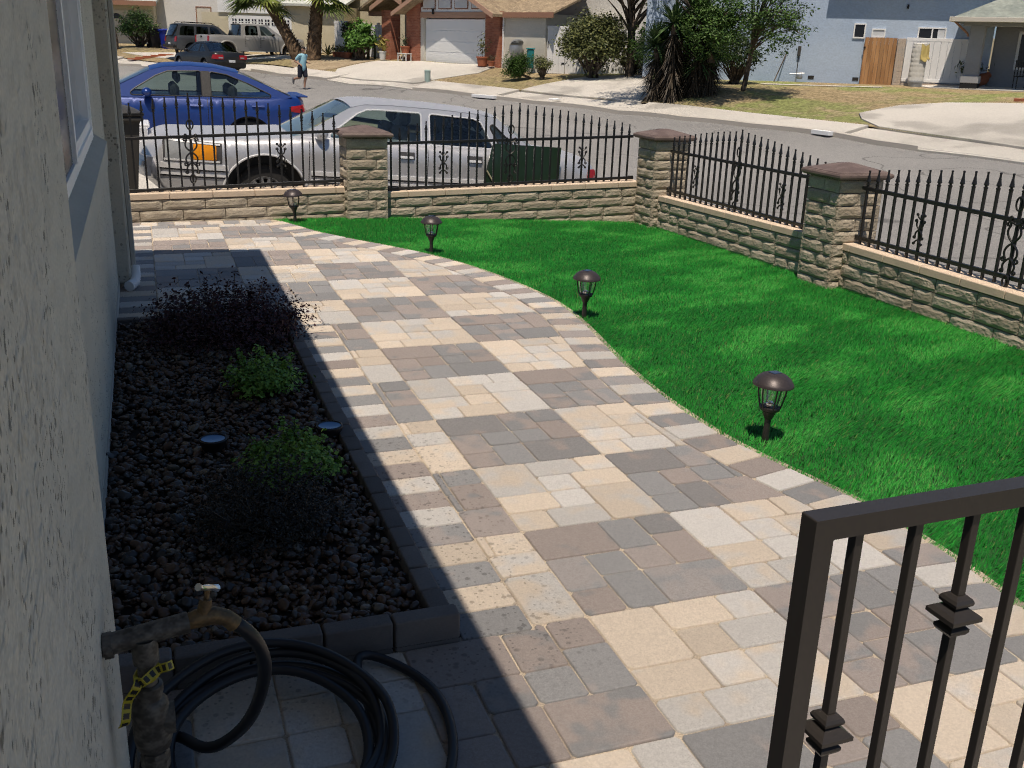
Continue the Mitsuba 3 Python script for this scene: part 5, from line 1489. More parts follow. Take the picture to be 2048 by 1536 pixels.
def swords(C, n, L0, L1, w, seed, up=(-.2, 1.0), droop=.25, bend=6):
    """sword leaves from one point"""
    rs = np.random.default_rng(seed); V, F, U = [], [], []
    for i in range(n):
        az = rs.uniform(0, 2 * np.pi); el = rs.uniform(*up); L = rs.uniform(L0, L1)
        d = np.array([math.cos(az) * math.cos(el), math.sin(az) * math.cos(el), math.sin(el)])
        t = np.linspace(0, 1, bend); c = C + d * L * t[:, None] + np.c_[0 * t, 0 * t, -droop * L * t ** 2]
        s = np.cross(d, [0, 0, 1.0]); s /= np.linalg.norm(s) + 1e-9
        ww = w * np.minimum(1, 4 * (1 - t)) * (.5 + .5 * np.minimum(1, t * 5))
        up_ = np.cross(s, d)
        a = c - s * ww[:, None] + up_ * ww[:, None] * .35; m = c; b = c + s * ww[:, None] + up_ * ww[:, None] * .35
        o = len(V) and sum(len(x) for x in V)
        V.append(np.stack([a, m, b], 1).reshape(-1, 3)); r = rs.random()
        U.append(np.tile([r, rs.random()], (bend * 3, 1)))
        for q in range(bend - 1):
            for j in (0, 1): F.append([o + q * 3 + j, o + q * 3 + j + 1, o + q * 3 + j + 4, o + q * 3 + j + 3])
    return (np.vstack(V), tri(np.array(F))), np.vstack(U)


ag = thing('agave', 'spiky agave plant in front of the white gate by the palms', 'plant')
m_, u_ = swords(A.P(-7.6, .75, .1), 26, .5, .85, .035, 3, (.1, 1.3), .1)
add('leaves', m_, 'm_leaf_olive', ag, uv=u_)

# ---- palms
def palm(label, base, top, r0, r1, nf, L, seed):
    k = thing('fan_palm', label, 'palm tree', 'fan palms across the street'); rs = np.random.default_rng(seed)
    base, top = np.array(base), np.array(top)
    n = 26; t = np.linspace(0, 1, n); mid = (base + top) / 2 + (base - top) * [0.10, .10, 0]
    c = (1 - t)[:, None] ** 2 * base + 2 * (t * (1 - t))[:, None] * mid + t[:, None] ** 2 * top
    tr = add('trunk', tube(c, (r0 + (r1 - r0) * t ** .6) * (1 + .07 * (np.arange(n) % 2)), 12), 'm_bark_palm', k, smooth=30)
    st_ = []
    for i in range(240):
        q = rs.random(); p = c[int(q * (n - 1))]; a = rs.uniform(0, 6.28); r = (r0 + (r1 - r0) * q ** .6)
        o = np.array([math.cos(a), math.sin(a), .4])
        st_.append(tube([p + o * r * .9, p + o * r * 1.12 + [0, 0, .10]], [.035, .01], 3, False))
    add('leaf_bases', join(st_), 'm_bark_palm', tr, kind='stuff', label='old leaf bases covering the trunk')
    for i in range(nf):
        el = rs.uniform(-.55, 1.25); az = i * 2.4 + rs.normal() * .3
        d = np.array([math.cos(az) * math.cos(el), math.sin(az) * math.cos(el), math.sin(el)])
        Lp = L * rs.uniform(.45, .60); e = top + d * Lp + [0, 0, -.10 * Lp]
        pet = tube([top, top + d * Lp * .5 + [0, 0, .04], e], [.03, .022, .016], 5, False)
        s = np.cross(d, [0, 0, 1.0]); s /= np.linalg.norm(s); u = np.cross(s, d)
        V, F = [], []
        nl = 21
        for q in range(nl):
            th = (q / (nl - 1) - .5) * 3.9; ll = L * .62 * (1 - .28 * abs(th) / 2) * rs.uniform(.85, 1.08)
            dd = d * math.cos(th) + s * math.sin(th) + u * rs.normal() * .06
            ax = np.cross(dd, u); ax /= np.linalg.norm(ax)
            for z in range(5):
                x = z / 4; w_ = .034 * L * (1 - abs(x - .38) * 1.5) * (x < .99) + .001
                cc = e + dd * ll * x + np.array([0, 0, -1.0]) * ll * (.42 * max(0, x - .45) ** 1.6 + .03 * x)
                V += [cc - ax * w_, cc + u * w_ * .35, cc + ax * w_]
            o = q * 15
            for z in range(4):
                for j in (0, 1): F.append([o + z * 3 + j, o + z * 3 + j + 1, o + z * 3 + j + 4, o + z * 3 + j + 3])
        m, uv = joinuv([pet, (np.array(V), tri(np.array(F)))], [(.8, 0), (rs.random() * (.5 if el > 0 else 1), rs.random())])
        add('frond', m, 'm_leaf_palm', k, uv=uv)


pz = g1(7.2, 48.6)
palm('fan palm with its trunk leaning left', (7.35, 48.45, pz), (5.62, 49.7, pz + 3.25), .40, .20, 34, 1.95, 4)
palm('fan palm with upright shaggy trunk on the right of the leaning one', (7.95, 48.0, pz), (8.42, 48.35, pz + 3.45), .42, .27, 38, 2.05, 9)

# ---- house behind the pickup and the leftmost house
B = Facade((-3.0, 70.0, .85), (1.0, -.45))
wh = thing('white_house', 'large off white house with white garage door behind the pickup truck', 'house')
add('wall', B.box(3.0, 12.2, -8, 0, -.4, 6.0), 'm_stucco_white', wh)
add('side_door', B.box(6.95, 7.9, 0, .03, 1.0, 2.55), 'm_stucco_cream', wh)
add('door_trim', join([B.box(6.9, 6.96, 0, .06, .0, 2.6), B.box(7.9, 7.96, 0, .06, .0, 2.6), B.box(6.9, 7.96, 0, .06, 2.6, 2.66)]), 'm_trim_brown', wh)
add('garage_wing', B.box(9.9, 16.5, -6, 6.9, -.4, 2.19), 'm_stucco_tan', wh)
add('upper_wall', B.box(10.95, 14.95, -6, 7.0, 2.20, 6.5), 'm_door_white', wh, label='bright white upper wall above the garage door')
gd2 = add('garage_door', B.box(11.55, 15.4, 6.9, 6.94, -.35, 2.05), 'm_door_white', wh)
for i in range(9):
    w_ = add('window', B.box(11.80 + i * .40, 12.06 + i * .40, 6.94, 6.97, 1.55, 1.86), 'm_window_dark', gd2)
    add('mullion', join([B.box(11.90 + i * .40, 11.96 + i * .40, 6.97, 6.98, 1.55, 1.86), B.box(11.8 + i * .40, 12.06 + i * .40, 6.971, 6.979, 1.68, 1.73)]), 'm_door_white', w_)
ch = thing('cream_house', 'cream stucco house wall behind the two palm trunks', 'house')
C_ = Facade((9.2, 56.9, .80), (.85, -.50))
add('wall', C_.box(-1.8, 2.15, -6, 0, -.3, 2.75), 'm_stucco_tan', ch)
add('roof', C_.slab([(.45, 2.72), (.45, 2.86), (-5, 4.3), (-5, 4.15)], -2.2, 2.4), 'm_shingle_pale', ch)
add('corner_post', C_.box(.55, .75, .003, .10, -.2, 2.7), 'm_vinyl_white', ch)
add('base', C_.box(-1.8, 2.15, .003, .04, -.25, .12), 'm_stucco_cream', ch)
ah = thing('arched_house', 'leftmost house with pale roof and arched garage windows, half hidden by the wall', 'house')
Dh = Facade((-5.5, 69.5, .95), (1.0, -.30))
add('wall', Dh.box(-4, 6.4, -9, 0, -.4, 2.7), 'm_stucco_tan', ah)
add('roof', Dh.slab([(1.1, 2.55), (1.1, 2.72), (-5.0, 5.2), (-5.0, 5.0)], -5.2, 6.9), 'm_shingle_pale', ah)
add('fascia', Dh.box(-5.2, 6.9, 1.101, 1.16, 2.45, 2.75), 'm_trim_brown', ah)
dg = add('garage_door', Dh.box(.6, 6.0, 0, .05, -.2, 2.15), 'm_stucco_cream', ah)
for i in range(4):
    a = np.linspace(0, np.pi, 12); s0 = 1.35 + i * 1.3
    add('window', Dh.front(np.c_[s0 + .42 * np.cos(a), 1.62 + .34 * np.sin(a)].tolist(), .05, .07), 'm_window_dark', dg)


def wheelie_bin(label, x, y, z, h, w, m, rot=0.0, group=None, emblem=False, handle=True):
    k = thing('wheelie_bin', label, 'bin', group)
    V, F = [], []
    R = [(w * .32, .0), (w * .36, .10), (w * .48, h * .86), (w * .50, h * .90)]
    ms = []
    for r, z_ in R: V += [(-r, -r * 1.05, z_), (r, -r * 1.05, z_), (r, r * 1.05, z_), (-r, r * 1.05, z_)]
    for a in range(len(R) - 1):
        for j in range(4): F.append([a * 4 + j, a * 4 + (j + 1) % 4, a * 4 + 4 + (j + 1) % 4, a * 4 + 4 + j])
    F += [[3, 2, 1, 0], [len(R) * 4 - 4 + j for j in range(4)]]
    def Q(m_): return mv(m_, (x, y, z), rot)
    add('body', Q((np.array(V), tri(np.array(F)))), m, k)
    add('rim', Q(box(-w * .54, w * .54, -w * .57, w * .57, h * .885, h * .925, .012)), m, k, smooth=30)
    lv = box(-w * .55, w * .55, -w * .58, w * .60, h * .927, h * .96, .01)
    n = 11; s_ = np.linspace(-1, 1, n); PP = np.stack([w * .55 * np.repeat(s_[:, None], n, 1), w * .60 * np.repeat(s_[None, :], n, 0), h * .955 + .06 * (1 - s_[:, None] ** 4) * (1 - s_[None, :] ** 4)], -1)
    add('lid', Q(join([lv, grid(PP)])), m, k, smooth=40)
    for s in (-1, 1):
        add('wheel', Q(lathe([(.001, -.03), (.11, -.03), (.12, 0), (.11, .03), (.001, .03)], 16, (s * w * .40, w * .46, .12), axis='x')), 'm_tyre', k, smooth=35)
    if handle: add('handle', Q(tube([(-w * .4, w * .60, h * .88), (-w * .4, w * .70, h * .91), (w * .4, w * .70, h * .91), (w * .4, w * .60, h * .88)], .016, 6)), m, k, smooth=40)
    if emblem:
        q = [box(-.05, .05, -w * .475, -w * .45, h * .62, h * .645), box(-.045, .045, -w * .463, -w * .44, h * .565, h * .58), box(-.05, .05, -w * .457, -w * .43, h * .535, h * .55)]
        add('emblem', Q(join(q)), 'm_plate_white', k)


wheelie_bin('dark brown wheelie bin standing at the left end of the iron fence', -.985, 4.42, -.14, 1.16, .64, 'm_bin_brown', .12, emblem=True)
wheelie_bin('black wheelie bin beside the blue bin across the street', .45, 61.3, g1(.45, 61.3) + .05, 1.15, .80, 'm_bin_black', .3)
wheelie_bin('blue wheelie bin left of the dark off-roader', 1.15, 60.6, g1(1.1, 60.6) + .05, 1.15, .72, 'm_bin_blue', .3)
bush('clipped_bush', 'dark clipped bush beside the black bin at the left', -.42, 61.6, 1.0, 2.15, 3200, .16, 'm_leaf_green', 51, lump=.12, z=g1(-.4, 61.6))
lt = thing('street_tree', 'bare mottled tree trunk at the left edge beside the house wall', 'tree')
z0 = g1(-1.95, 58.6)
tk = spl([(-1.95, 58.6, z0 - .1), (-2.05, 58.6, z0 + 1.4), (-2.3, 58.6, z0 + 2.8), (-2.25, 58.7, z0 + 4.2), (-2.4, 58.7, z0 + 5.6)], 14)
add('trunk', tube(tk, np.linspace(.36, .22, 14), 10), 'm_bark', lt, smooth=40)
L_, uv_ = leaves(np.array([-2.4, 58.7, z0 + 6.6]) + np.random.default_rng(2).normal(size=(2500, 3)) * [1.2, 1.2, .6], np.tile([0, 0, 1.0], (2500, 1)), .2, .4, 61)
add('crown', L_, 'm_leaf_olive', lt, uv=uv_)
bush('yellow_hedge', 'small yellow green hedge in front of the white house behind the off-roader', 4.3, 60.3, .9, 1.95, 900, .18, 'm_leaf_yellow', 52)
# stepping slabs by the left lawn
ss = key('stepping_stones'); labels[ss] = {'kind': 'structure'}; roots.add(ss)
for i in range(5):
    q = np.array([-.75 + i * .42, 55.75 + i * .27]); z = g1(*q) + .09
    add('slab', mv(box(-.40, .40, -.14, .14, -.02, .06, .01), (*q, z), .35), 'm_terracotta', ss)

# ---- pale blue house on the right
H = Facade((22.43, 28.88, .64), (3.17, -2.28))
b2 = thing('blue_house', 'pale blue stucco house behind the yucca, with wooden gate at its corner', 'house')
W1 = [(3.36, 3.80, 1.76, 2.30), (4.02, 4.52, 1.80, 2.13), (5.66, 6.66, 1.70, 2.22)]
add('wall', H.box(-4.6, 8.3, -8, 0, -.3, 5.6), 'm_stucco_pale_blue', b2)
add('eave', H.box(2.37, 8.5, .002, .47, 3.55, 3.75), 'm_fascia', b2)  # slab out of view above, placed to shade the upper wall
add('roof', H.slab([(.25, 5.6), (.25, 5.75), (-8.5, 8.0), (-8.5, 7.8)], -4.9, 8.5), 'm_shingle_tan', b2)
for i, (a, b, c0, c1) in enumerate(W1):
    w_ = add('window', join([H.box(a, b, .002, .05, c0, c0 + .05), H.box(a, b, .002, .05, c1 - .05, c1), H.box(a, a + .05, .002, .05, c0 + .05, c1 - .05), H.box(b - .05, b, .002, .05, c0 + .05, c1 - .05)]), 'm_vinyl_white', b2)
    add('pane', H.box(a + .05, b - .05, .003, .02, c0 + .05, c1 - .05), 'm_window_dark' if i != 1 else 'm_panel_white', w_)
    if i == 2:
        add('mullion', H.box(6.14, 6.19, .02, .055, c0 + .05, c1 - .05), 'm_vinyl_white', w_)
        add('curtain', H.box(6.36, 6.60, .02, .03, c0 + .06, c1 - .06), 'm_panel_white', w_)
add('lamp', H.box(5.15, 5.22, .0, .12, 2.85, 3.0, .01), 'm_car_black', b2, label='small dark lamp on the upper wall')
for a in (1.90, 3.55): add('vent', H.box(a, a + .22, .002, .02, .22, .34), 'm_dark_opening', b2)
add('base', H.box(-4.6, 3.8, .002, .03, -.3, .06), 'm_cinder', b2)
add('meter', join([H.box(1.40, 1.52, .002, .10, 1.05, 1.42, .01), H.box(1.44, 1.47, .002, .04, .3, 1.04)]), 'm_bin_brown', b2, label='grey utility meter on the wall')
gm = thing('gas_meter', 'small grey gas meter and pipes at the foot of the blue house wall', 'gas meter')
add('pipe', join([tube([H.P(1.45, .2, .0), H.P(1.45, .2, .45), H.P(1.65, .2, .45), H.P(1.65, .2, .30)], .025, 6), tube([H.P(1.20, .2, .38), H.P(1.75, .2, .42)], .025, 6)]), 'm_galvanised', gm)
add('body', mv(lathe([(.001, -.08), (.10, -.07), (.12, 0), (.10, .08), (.001, .09)], 14), H.P(1.58, .23, .28)), 'm_galvanised', gm, smooth=40)
pl = thing('leaning_poles', 'two long thin poles leaning against the pale blue wall', 'pole')
add('pole', tube([H.P(.62, .40, .02), H.P(.98, .03, 1.10)], .022, 6), 'm_bark', pl)
wgt = thing('wooden_gate', 'reddish brown wooden board gate beside the pale blue house', 'gate')
rs = np.random.default_rng(4)
for i in range(8):
    a = 3.82 + i * .145
    add('board', H.box(a + .004, a + .141, .10, .125 + .004 * rs.random(), .06, 1.80 + .012 * rs.random()), 'm_gate_wood', wgt, uv=(rs.random(), rs.random()))
add('rail', join([H.box(3.82, 4.98, .06, .10, .3, .4), H.box(3.82, 4.98, .06, .10, 1.4, 1.5)]), 'm_gate_wood', wgt, uv=(.2, .3))
add('latch', H.box(3.80, 3.88, .13, .16, 1.40, 1.47), 'm_car_black', wgt)
cp = thing('block_pier', 'narrow pier of grey and pink concrete blocks between wooden gate and white fence', 'pier')
for i in range(9):
    add('block', H.box(5.00, 5.29, .02, .20, i * .2 + .002, i * .2 + .196, .006), 'm_cinder', cp, uv=(0, rs.random()))
vinyl_fence('white board fence right of the concrete block pier, below the blue house windows', H, 5.31, 7.75, .10, .22, 1.84, 5, pitch=.24, posts=False)
add('footing_wall', H.box(5.31, 7.75, .002, .20, -.2, .215), 'm_cinder', cp)
# wrapped mattress
mt = thing('wrapped_mattress', 'rolled white quilted bundle with yellow cloth standing in front of the white fence', 'bundle')
flat('quilt', (.56, .55, .52), .85); flat('yellow_cloth', (.52, .42, .16), .85); flat('grey_plastic', (.36, .38, .40), .35)
q0 = H.P(5.78, .75, .02); n = 40; th = np.linspace(0, 2 * np.pi, 24, endpoint=False); V = []
zz = np.linspace(0, 1.38, n)
for i, z in enumerate(zz):
    pinch = 1 - .05 * (math.sin(z * 2 * np.pi / .17) > .72) - (.10 if z > 1.30 else 0)
    rr = (.27 + .02 * meshkit.noise(np.c_[np.cos(th) * 2, np.sin(th) * 2, 0 * th + z * 4])) * pinch
    V.append(q0 + np.outer(rr * np.cos(th), H.u) + np.outer(rr * .62 * np.sin(th), H.n) + [0, 0, .22 + z])
P = np.array(V); P = np.concatenate([P, P[:, :1]], 1)
add('quilt', grid(P), 'm_quilt', mt, smooth=50)
add('quilt_top', (np.vstack([P[-1], P[-1].mean(0)[None] + [0, 0, .03]]), np.array([[i, i + 1, 25] for i in range(24)])), 'm_quilt', mt)
add('base_tub', mv(lathe([(.22, 0), (.26, .22), (.28, .24), (.28, .30), (.001, .30)], 20), q0), 'm_grey_plastic', mt, smooth=35)
V = []
for i, z in enumerate(np.linspace(0, .55, 10)):
    a = np.linspace(-.1, 1.5, 10); rr = .30 + .03 * np.sin(a * 9 + z * 7) + .05 * (z < .1)
    V.append(q0 + np.outer(rr * np.cos(a), H.u) + np.outer(rr * .66 * np.sin(a), H.n) + [[0, 0, 1.02 + z + .05 * math.sin(x * 5)] for x in a])
add('cloth', grid(np.array(V)), 'm_yellow_cloth', mt, smooth=50)

# ---- porch house at the right edge
pc = thing('porch_house', 'house with green grey hipped roof and square porch column at the right edge', 'house')
Pq = Facade((27.33, 23.18, .80), (.62, -.78))
add('column', join([Pq.box(-.05, .42, -.5, .0, .18, 2.10)]), 'm_stucco_grey', pc, label='square grey porch column')
add('column_base', Pq.box(-.12, .49, -.57, .07, .16, .42, .02), 'm_stucco_grey', pc)
add('column_foot', Pq.box(-.10, .47, -.55, .05, -.3, .155), 'm_car_black', pc)
add('beam', Pq.box(-.3, 9, -.62, -.02, 2.105, 2.33), 'm_stucco_grey', pc)
add('side_beam', Pq.box(-.1, .3, -2.4, -.63, 2.105, 2.33), 'm_stucco_grey', pc)
add('wall', join([Pq.box(.50, 9, -7, -2.2, -.3, 2.33)]), 'm_stucco_grey', pc)
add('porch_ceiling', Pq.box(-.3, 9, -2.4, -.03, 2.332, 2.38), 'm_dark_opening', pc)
DZ = -.19
r_ = np.array([(-1.0, .75, 2.42), (9.5, .75, 2.42), (9.5, -7.5, 2.42), (-1.0, -7.5, 2.42), (2.9, -3.4, 4.55), (9.5, -3.4, 4.55), (-1.0, .75, 2.54), (9.5, .75, 2.54), (-1.0, -7.5, 2.54), (2.9, -3.4, 4.67), (9.5, -3.4, 4.67)]) + [.40, -.05, DZ]
F_ = [[6, 7, 10], [6, 10, 9], [8, 6, 9], [0, 4, 5], [0, 5, 1], [3, 4, 0]]
add('roof', Pq.w((r_, np.array(F_))), 'm_shingle_grey', pc)
add('gutter', join([Pq.box(-.62, 9.5, .702, .79, 2.21, 2.37, .01), Pq.box(-.68, -.622, -7.5, .79, 2.21, 2.37, .01)]), 'm_fascia', pc)
add('downspout', tube([Pq.P(-.5, .68, 2.22), Pq.P(-.12, .1, 1.85), Pq.P(-.08, .04, 1.75)], .035, 6), 'm_trim_brown', pc)
w_ = add('window', Pq.box(1.30, 2.9, -2.2, -2.16, .65, 2.0), 'm_vinyl_white', pc)
add('pane', Pq.box(1.40, 2.8, -2.16, -2.15, .75, 1.9), 'm_window_dark', w_)
K_ = Facade((34.0, 28.6, .90), (.80, -.60))
vinyl_fence('tan board fence seen through the porch behind the column', K_, -3.5, 3.5, 0, -.2, 1.75, 6, mat_='m_stucco_tan', pitch=.24, posts=False)
pch = thing('porch_chair', 'dark metal chair in the shade of the porch at the right edge', 'chair')
q = Pq.P(1.75, -1.2, .0)
def PC(m): return mv(m, q, -.5)
add('seat', PC(box(-.23, .23, -.22, .22, .43, .46, .01)), 'm_iron', pch)
for a in (-.2, .2):
    for b in (-.2, .2): add('leg', PC(box(a - .015, a + .015, b - .015, b + .015, 0, .43)), 'm_iron', pch)
add('backrest', PC(join([box(-.22 + i * .10, -.19 + i * .10, .20, .23, .46, .95) for i in range(5)] + [box(-.23, .23, .20, .235, .95, 1.0)])), 'm_iron', pch)
pot_plant('potted_plant', 'dark plant in a pale pot behind the porch column', Pq.P(-.05, -1.6, 0), .24, .45, 'm_pot_white', 'm_leaf_dark', 120, .45, .55, 61, .2)
ur = thing('clay_urn', 'toppled reddish clay urn on the porch floor', 'urn')
add('urn', mv(lathe([(.001, 0), (.12, 0), (.20, .18), (.22, .32), (.14, .46), (.10, .50), (.14, .56)], 18), Pq.P(.25, -1.7, .12), R=Rotation.from_euler('y', .9).as_matrix()), 'm_terracotta', ur, smooth=40)
# low brick edging near the right driveway
eg = thing('brick_edging', 'row of small red bricks edging the grass at the right side', 'edging')
for i in range(16):
    p = np.array([24.6, 17.9]) + np.array([.55, -.75]) / .93 * .2 * i
    add('brick', mv(box(-.09, .09, -.05, .05, 0, .10, .01), (*p, g1(*p) + .06), -.94 + (.25 if i % 2 else -.25)), 'm_terracotta', eg)

# ---- yucca clump and the tree over it
yu = thing('yucca_clump', 'big spiky yucca clump with dead skirts at the corner of the middle driveway', 'yucca')
rs = np.random.default_rng(12)
yz = g1(17.6, 26.3) + .05
heads = [((16.75, 26.6), 1.75, 0.0), ((17.1, 26.0), 2.45, 0.0), ((17.05, 26.95), 1.45, 0.0), ((17.35, 26.4), 2.05, .1), ((17.9, 25.9), 2.75, .0), ((18.35, 25.6), 1.6, 0), ((17.9, 26.7), 3.1, 0), ((17.3, 26.9), .85, 0), ((18.0, 25.9), 1.15, 0), ((18.5, 26.1), 2.3, 0)]
for i, ((x, y), hh, _) in enumerate(heads):
    C0 = np.array([x, y, yz])
    top = C0 + [rs.normal() * .12, rs.normal() * .12, hh]
    add('trunk', tube([C0 + [0, 0, -.1], (C0 + top) / 2 + rs.normal(size=3) * .05, top], [.16, .12, .09], 8), 'm_bark', yu, smooth=40)
    m_, u_ = swords(top, 190, .65, 1.10, .030, 70 + i, (-.55, 1.45), .14)
    add('leaves', m_, 'm_leaf_yucca', yu, uv=u_)
    ms, us = [], []
    for q in range(max(2, int(hh / .30))):
        m_, u_ = swords(C0 + (top - C0) * (q + .7) / (hh / .30 + .7), 70, .50, .85, .017, 170 + i * 20 + q, (-1.15, -.35), .30, 4); ms.append(m_); us.append(u_)
    m_ = join(ms); add('dead_skirt', m_, 'm_leaf_dead', yu, uv=np.vstack(us))


def tree(name, label, base, hgt, crown_c, crown_r, n_cl, per, size, m, seed, lean=(0, 0), r0=.16, boughs=9, lump=.5, extra=()):
    k = thing(name, label, 'tree'); rs = np.random.default_rng(seed)
    base = np.array(base, float); cc = np.array(crown_c, float); cr = np.array(crown_r, float)
    top = base + [lean[0], lean[1], hgt]
    tk = spl([base + [0, 0, -.1], base + (top - base) * .4 + rs.normal(size=3) * .06, top], 10)
    tr = add('trunk', tube(tk, np.linspace(r0, r0 * .6, 10), 9), 'm_bark', k, smooth=40)
    u = rs.normal(size=(n_cl, 3)); u /= np.linalg.norm(u, axis=1, keepdims=True)
    E = cc + u * cr * (rs.random(n_cl) ** .45 * (1 - lump + 2 * lump * meshkit.noise(u * 2.1 + seed)))[:, None]
    for c2, r2, n2 in extra:
        u2 = rs.normal(size=(n2, 3)); u2 /= np.linalg.norm(u2, axis=1, keepdims=True)
        E = np.vstack([E, np.array(c2) + u2 * r2 * (rs.random(n2) ** .45)[:, None]]); u = np.vstack([u, u2])
    bs = []; n_cl = len(E)
    for e in E[rs.permutation(n_cl)[:boughs * 3]]:
        a = tk[rs.integers(5, 10)]
        bs.append(tube(spl([a, a + (e - a) * .5 + [0, 0, .15], e], 6), np.linspace(r0 * .32, .012, 6), 5, False))
    add('bough', join(bs), 'm_bark', tr)
    s = cr.mean() * .13
    P = (E[:, None, :] + rs.normal(size=(n_cl, per, 3)) * [s, s, s * .6]).reshape(-1, 3)
    N = np.repeat(u * .4 + [0, 0, 1.0], per, 0)
    L, uv = leaves(P, N, size, .45, seed, .55)
    add('crown', L, m, k, uv=uv)
    return k


tree('leafy_tree', 'green leafy tree spreading over the spiky yucca', (18.5, 25.9, g1(18.5, 25.9)), 2.3, (18.0, 24.6, 2.75), (1.15, 1.3, 1.05), 170, 40, .13, 'm_leaf_green', 31, (-.1, -.4), .15, 12, .4, [((16.2, 26.2, 4.9), (2.1, 1.9, .8), 110)])  # second crown lobe is out of view, placed to shade the middle driveway
tree('leafy_tree', 'thin branched tree whose twigs hang in front of the pale blue wall', (19.6, 25.4, g1(19.6, 25.4)), 2.5, (19.5, 23.6, 2.80), (1.2, 1.2, .95), 120, 28, .12, 'm_leaf_green', 32, (.0, -.5), .10, 14, .5, [((19.6, 23.6, 4.6), (1.5, 1.4, .6), 40)])
tree('thin_tree', 'tree with slender dark trunk beside the long white fence', (18.75, 32.9, g1(18.75, 32.9)), 3.2, (18.3, 31.9, g1(18.75, 32.9) + 3.6), (1.9, 1.9, .70), 60, 30, .14, 'm_leaf_dark', 33, (-.05, 0.1), .20, 12)
bush('round_hedge', 'rounded dark bush right of the yucca in front of the blue house', 20.6, 27.6, .85, 1.75, 2600, .13, 'm_leaf_dark', 34, lump=.14)
# ivy-free bits of litter and the painted kerb plates
flat('paper', (.70, .72, .74), .7)
lp = thing('litter', 'crumpled white paper on the middle driveway', 'litter')
q = np.array([14.1, 29.6]); 
add('paper', mv((ico2.vertices * [.22, .14, .035] * (1 + .3 * nz(ico2.vertices, 5)[:, None]), ico2.faces), (*q, g1(*q) + .13)), 'm_paper', lp)
for (a, b), lab_ in ((((12.0, 33.1), (12.55, 31.95)), 'white painted address patch on the kerb left of the middle driveway'), (((17.78, 18.35), (17.87, 17.65)), 'white painted address patch on the kerb beside the right driveway')):
    a, b = np.array(a), np.array(b); d = (b - a) / np.linalg.norm(b - a); nn = np.array([-d[1], d[0]])
    if nn @ (CAM[:2] - a) < 0: nn = -nn
    m_ = (a + b) / 2; L = np.linalg.norm(b - a)
    pp = kline.interpolate(kline.project(Point(*m_))); p2 = np.array([pp.x, pp.y])
    kp = thing('kerb_patch', lab_, 'painted kerb', 'white painted patches on the far kerb')
    add('paint', mv(box(-L / 2, L / 2, -.175, .012, -.10, .016, .004), (*p2, g1(*p2) + .115), math.atan2(d[1], d[0]) if np.cross([*d, 0], [*(-nn), 0])[2] > 0 else math.atan2(-d[1], -d[0])), 'm_paper', kp)

# ================================================================== the jogger
jg = thing('person', 'jogger in a light blue shirt and dark shorts running on the street', 'person')
flat('skin', (.36, .20, .14), .6); flat('shirt_blue', (.30, .55, .66), .85); flat('shorts_navy', (.014, .017, .032), .85); flat('shoe_grey', (.10, .10, .11), .7); flat('hair', (.02, .015, .012), .7)
q = np.array([6.69, 41.0]); q = np.array([6.05, 38.9])
JZ = g1(*q) - .02
fwd = rt[:2] * np.array([1, 1]); fwd = fwd / np.linalg.norm(fwd) * 1.0
fw2 = fwd * .82 + np.array([-math.sin(YAW), -math.cos(YAW)]) * .57; fw2 /= np.linalg.norm(fw2)
sd = np.array([-fw2[1], fw2[0]])                                  # the runner's left


def J(f, s, z): return np.array([q[0] + fw2[0] * f + sd[0] * s, q[1] + fw2[1] * f + sd[1] * s, JZ + z])


def limb(nodes, edge=.018, it=6):
    """nodes: chains of (point, radius); hulls of neighbouring spheres joined and smoothed"""
    parts = []
    for ch in nodes:
        for (a, ra), (b, rb) in zip(ch[:-1], ch[1:]):
            sa, sb = (m3.Manifold.sphere(r, 16).translate(tuple(p)) for p, r in ((a, ra), (b, rb)))
            parts.append(m3.Manifold.batch_hull([sa, sb]))
    m = m3.Manifold.batch_boolean(parts, m3.OpType.Add).refine_to_length(edge).to_mesh()
    t = trimesh.Trimesh(m.vert_properties[:, :3], m.tri_verts, process=False)
    trimesh.smoothing.filter_taubin(t, iterations=it)
    return np.array(t.vertices), np.array(t.faces)


hipL, hipR = J(0, .10, .93), J(0, -.10, .93)
kneeL, ankL = J(.10, .10, .50), J(.02, .09, .09)                    # standing leg
kneeR, ankR = J(-.06, -.10, .50), J(-.42, -.10, .42)                # trailing leg kicked back
neck, head = J(.06, 0, 1.46), J(.10, 0, 1.63)
shL, shR = J(.05, .185, 1.40), J(.05, -.185, 1.40)
elL, haL = J(-.10, .25, 1.14), J(.17, .20, 1.12)
elR, haR = J(-.16, -.25, 1.17), J(.08, -.20, 1.05)


def hand(w, d, side, up):
    d = d / np.linalg.norm(d); s = np.cross(d, up); s /= np.linalg.norm(s); up = np.cross(s, d); ch = [[(w, .024), (w + d * .05, .030)], [(w + d * .05 - s * .02, .022), (w + d * .05 + s * .02, .022)]]
    for i, L in enumerate((.062, .072, .068, .052)):
        b = w + d * .075 + s * (.027 - .018 * i)
        ch.append([(b, .0095), (b + d * L * .5, .0088), (b + d * L * .6 - up * L * .35, .008), (b + d * L * .35 - up * L * .62, .0072)])
    b = w + d * .03 + s * .03 * side
    ch.append([(b, .011), (b + d * .03 + s * .022 * side - up * .01, .010), (b + d * .055 + s * .012 * side - up * .025, .0085)])
    return ch


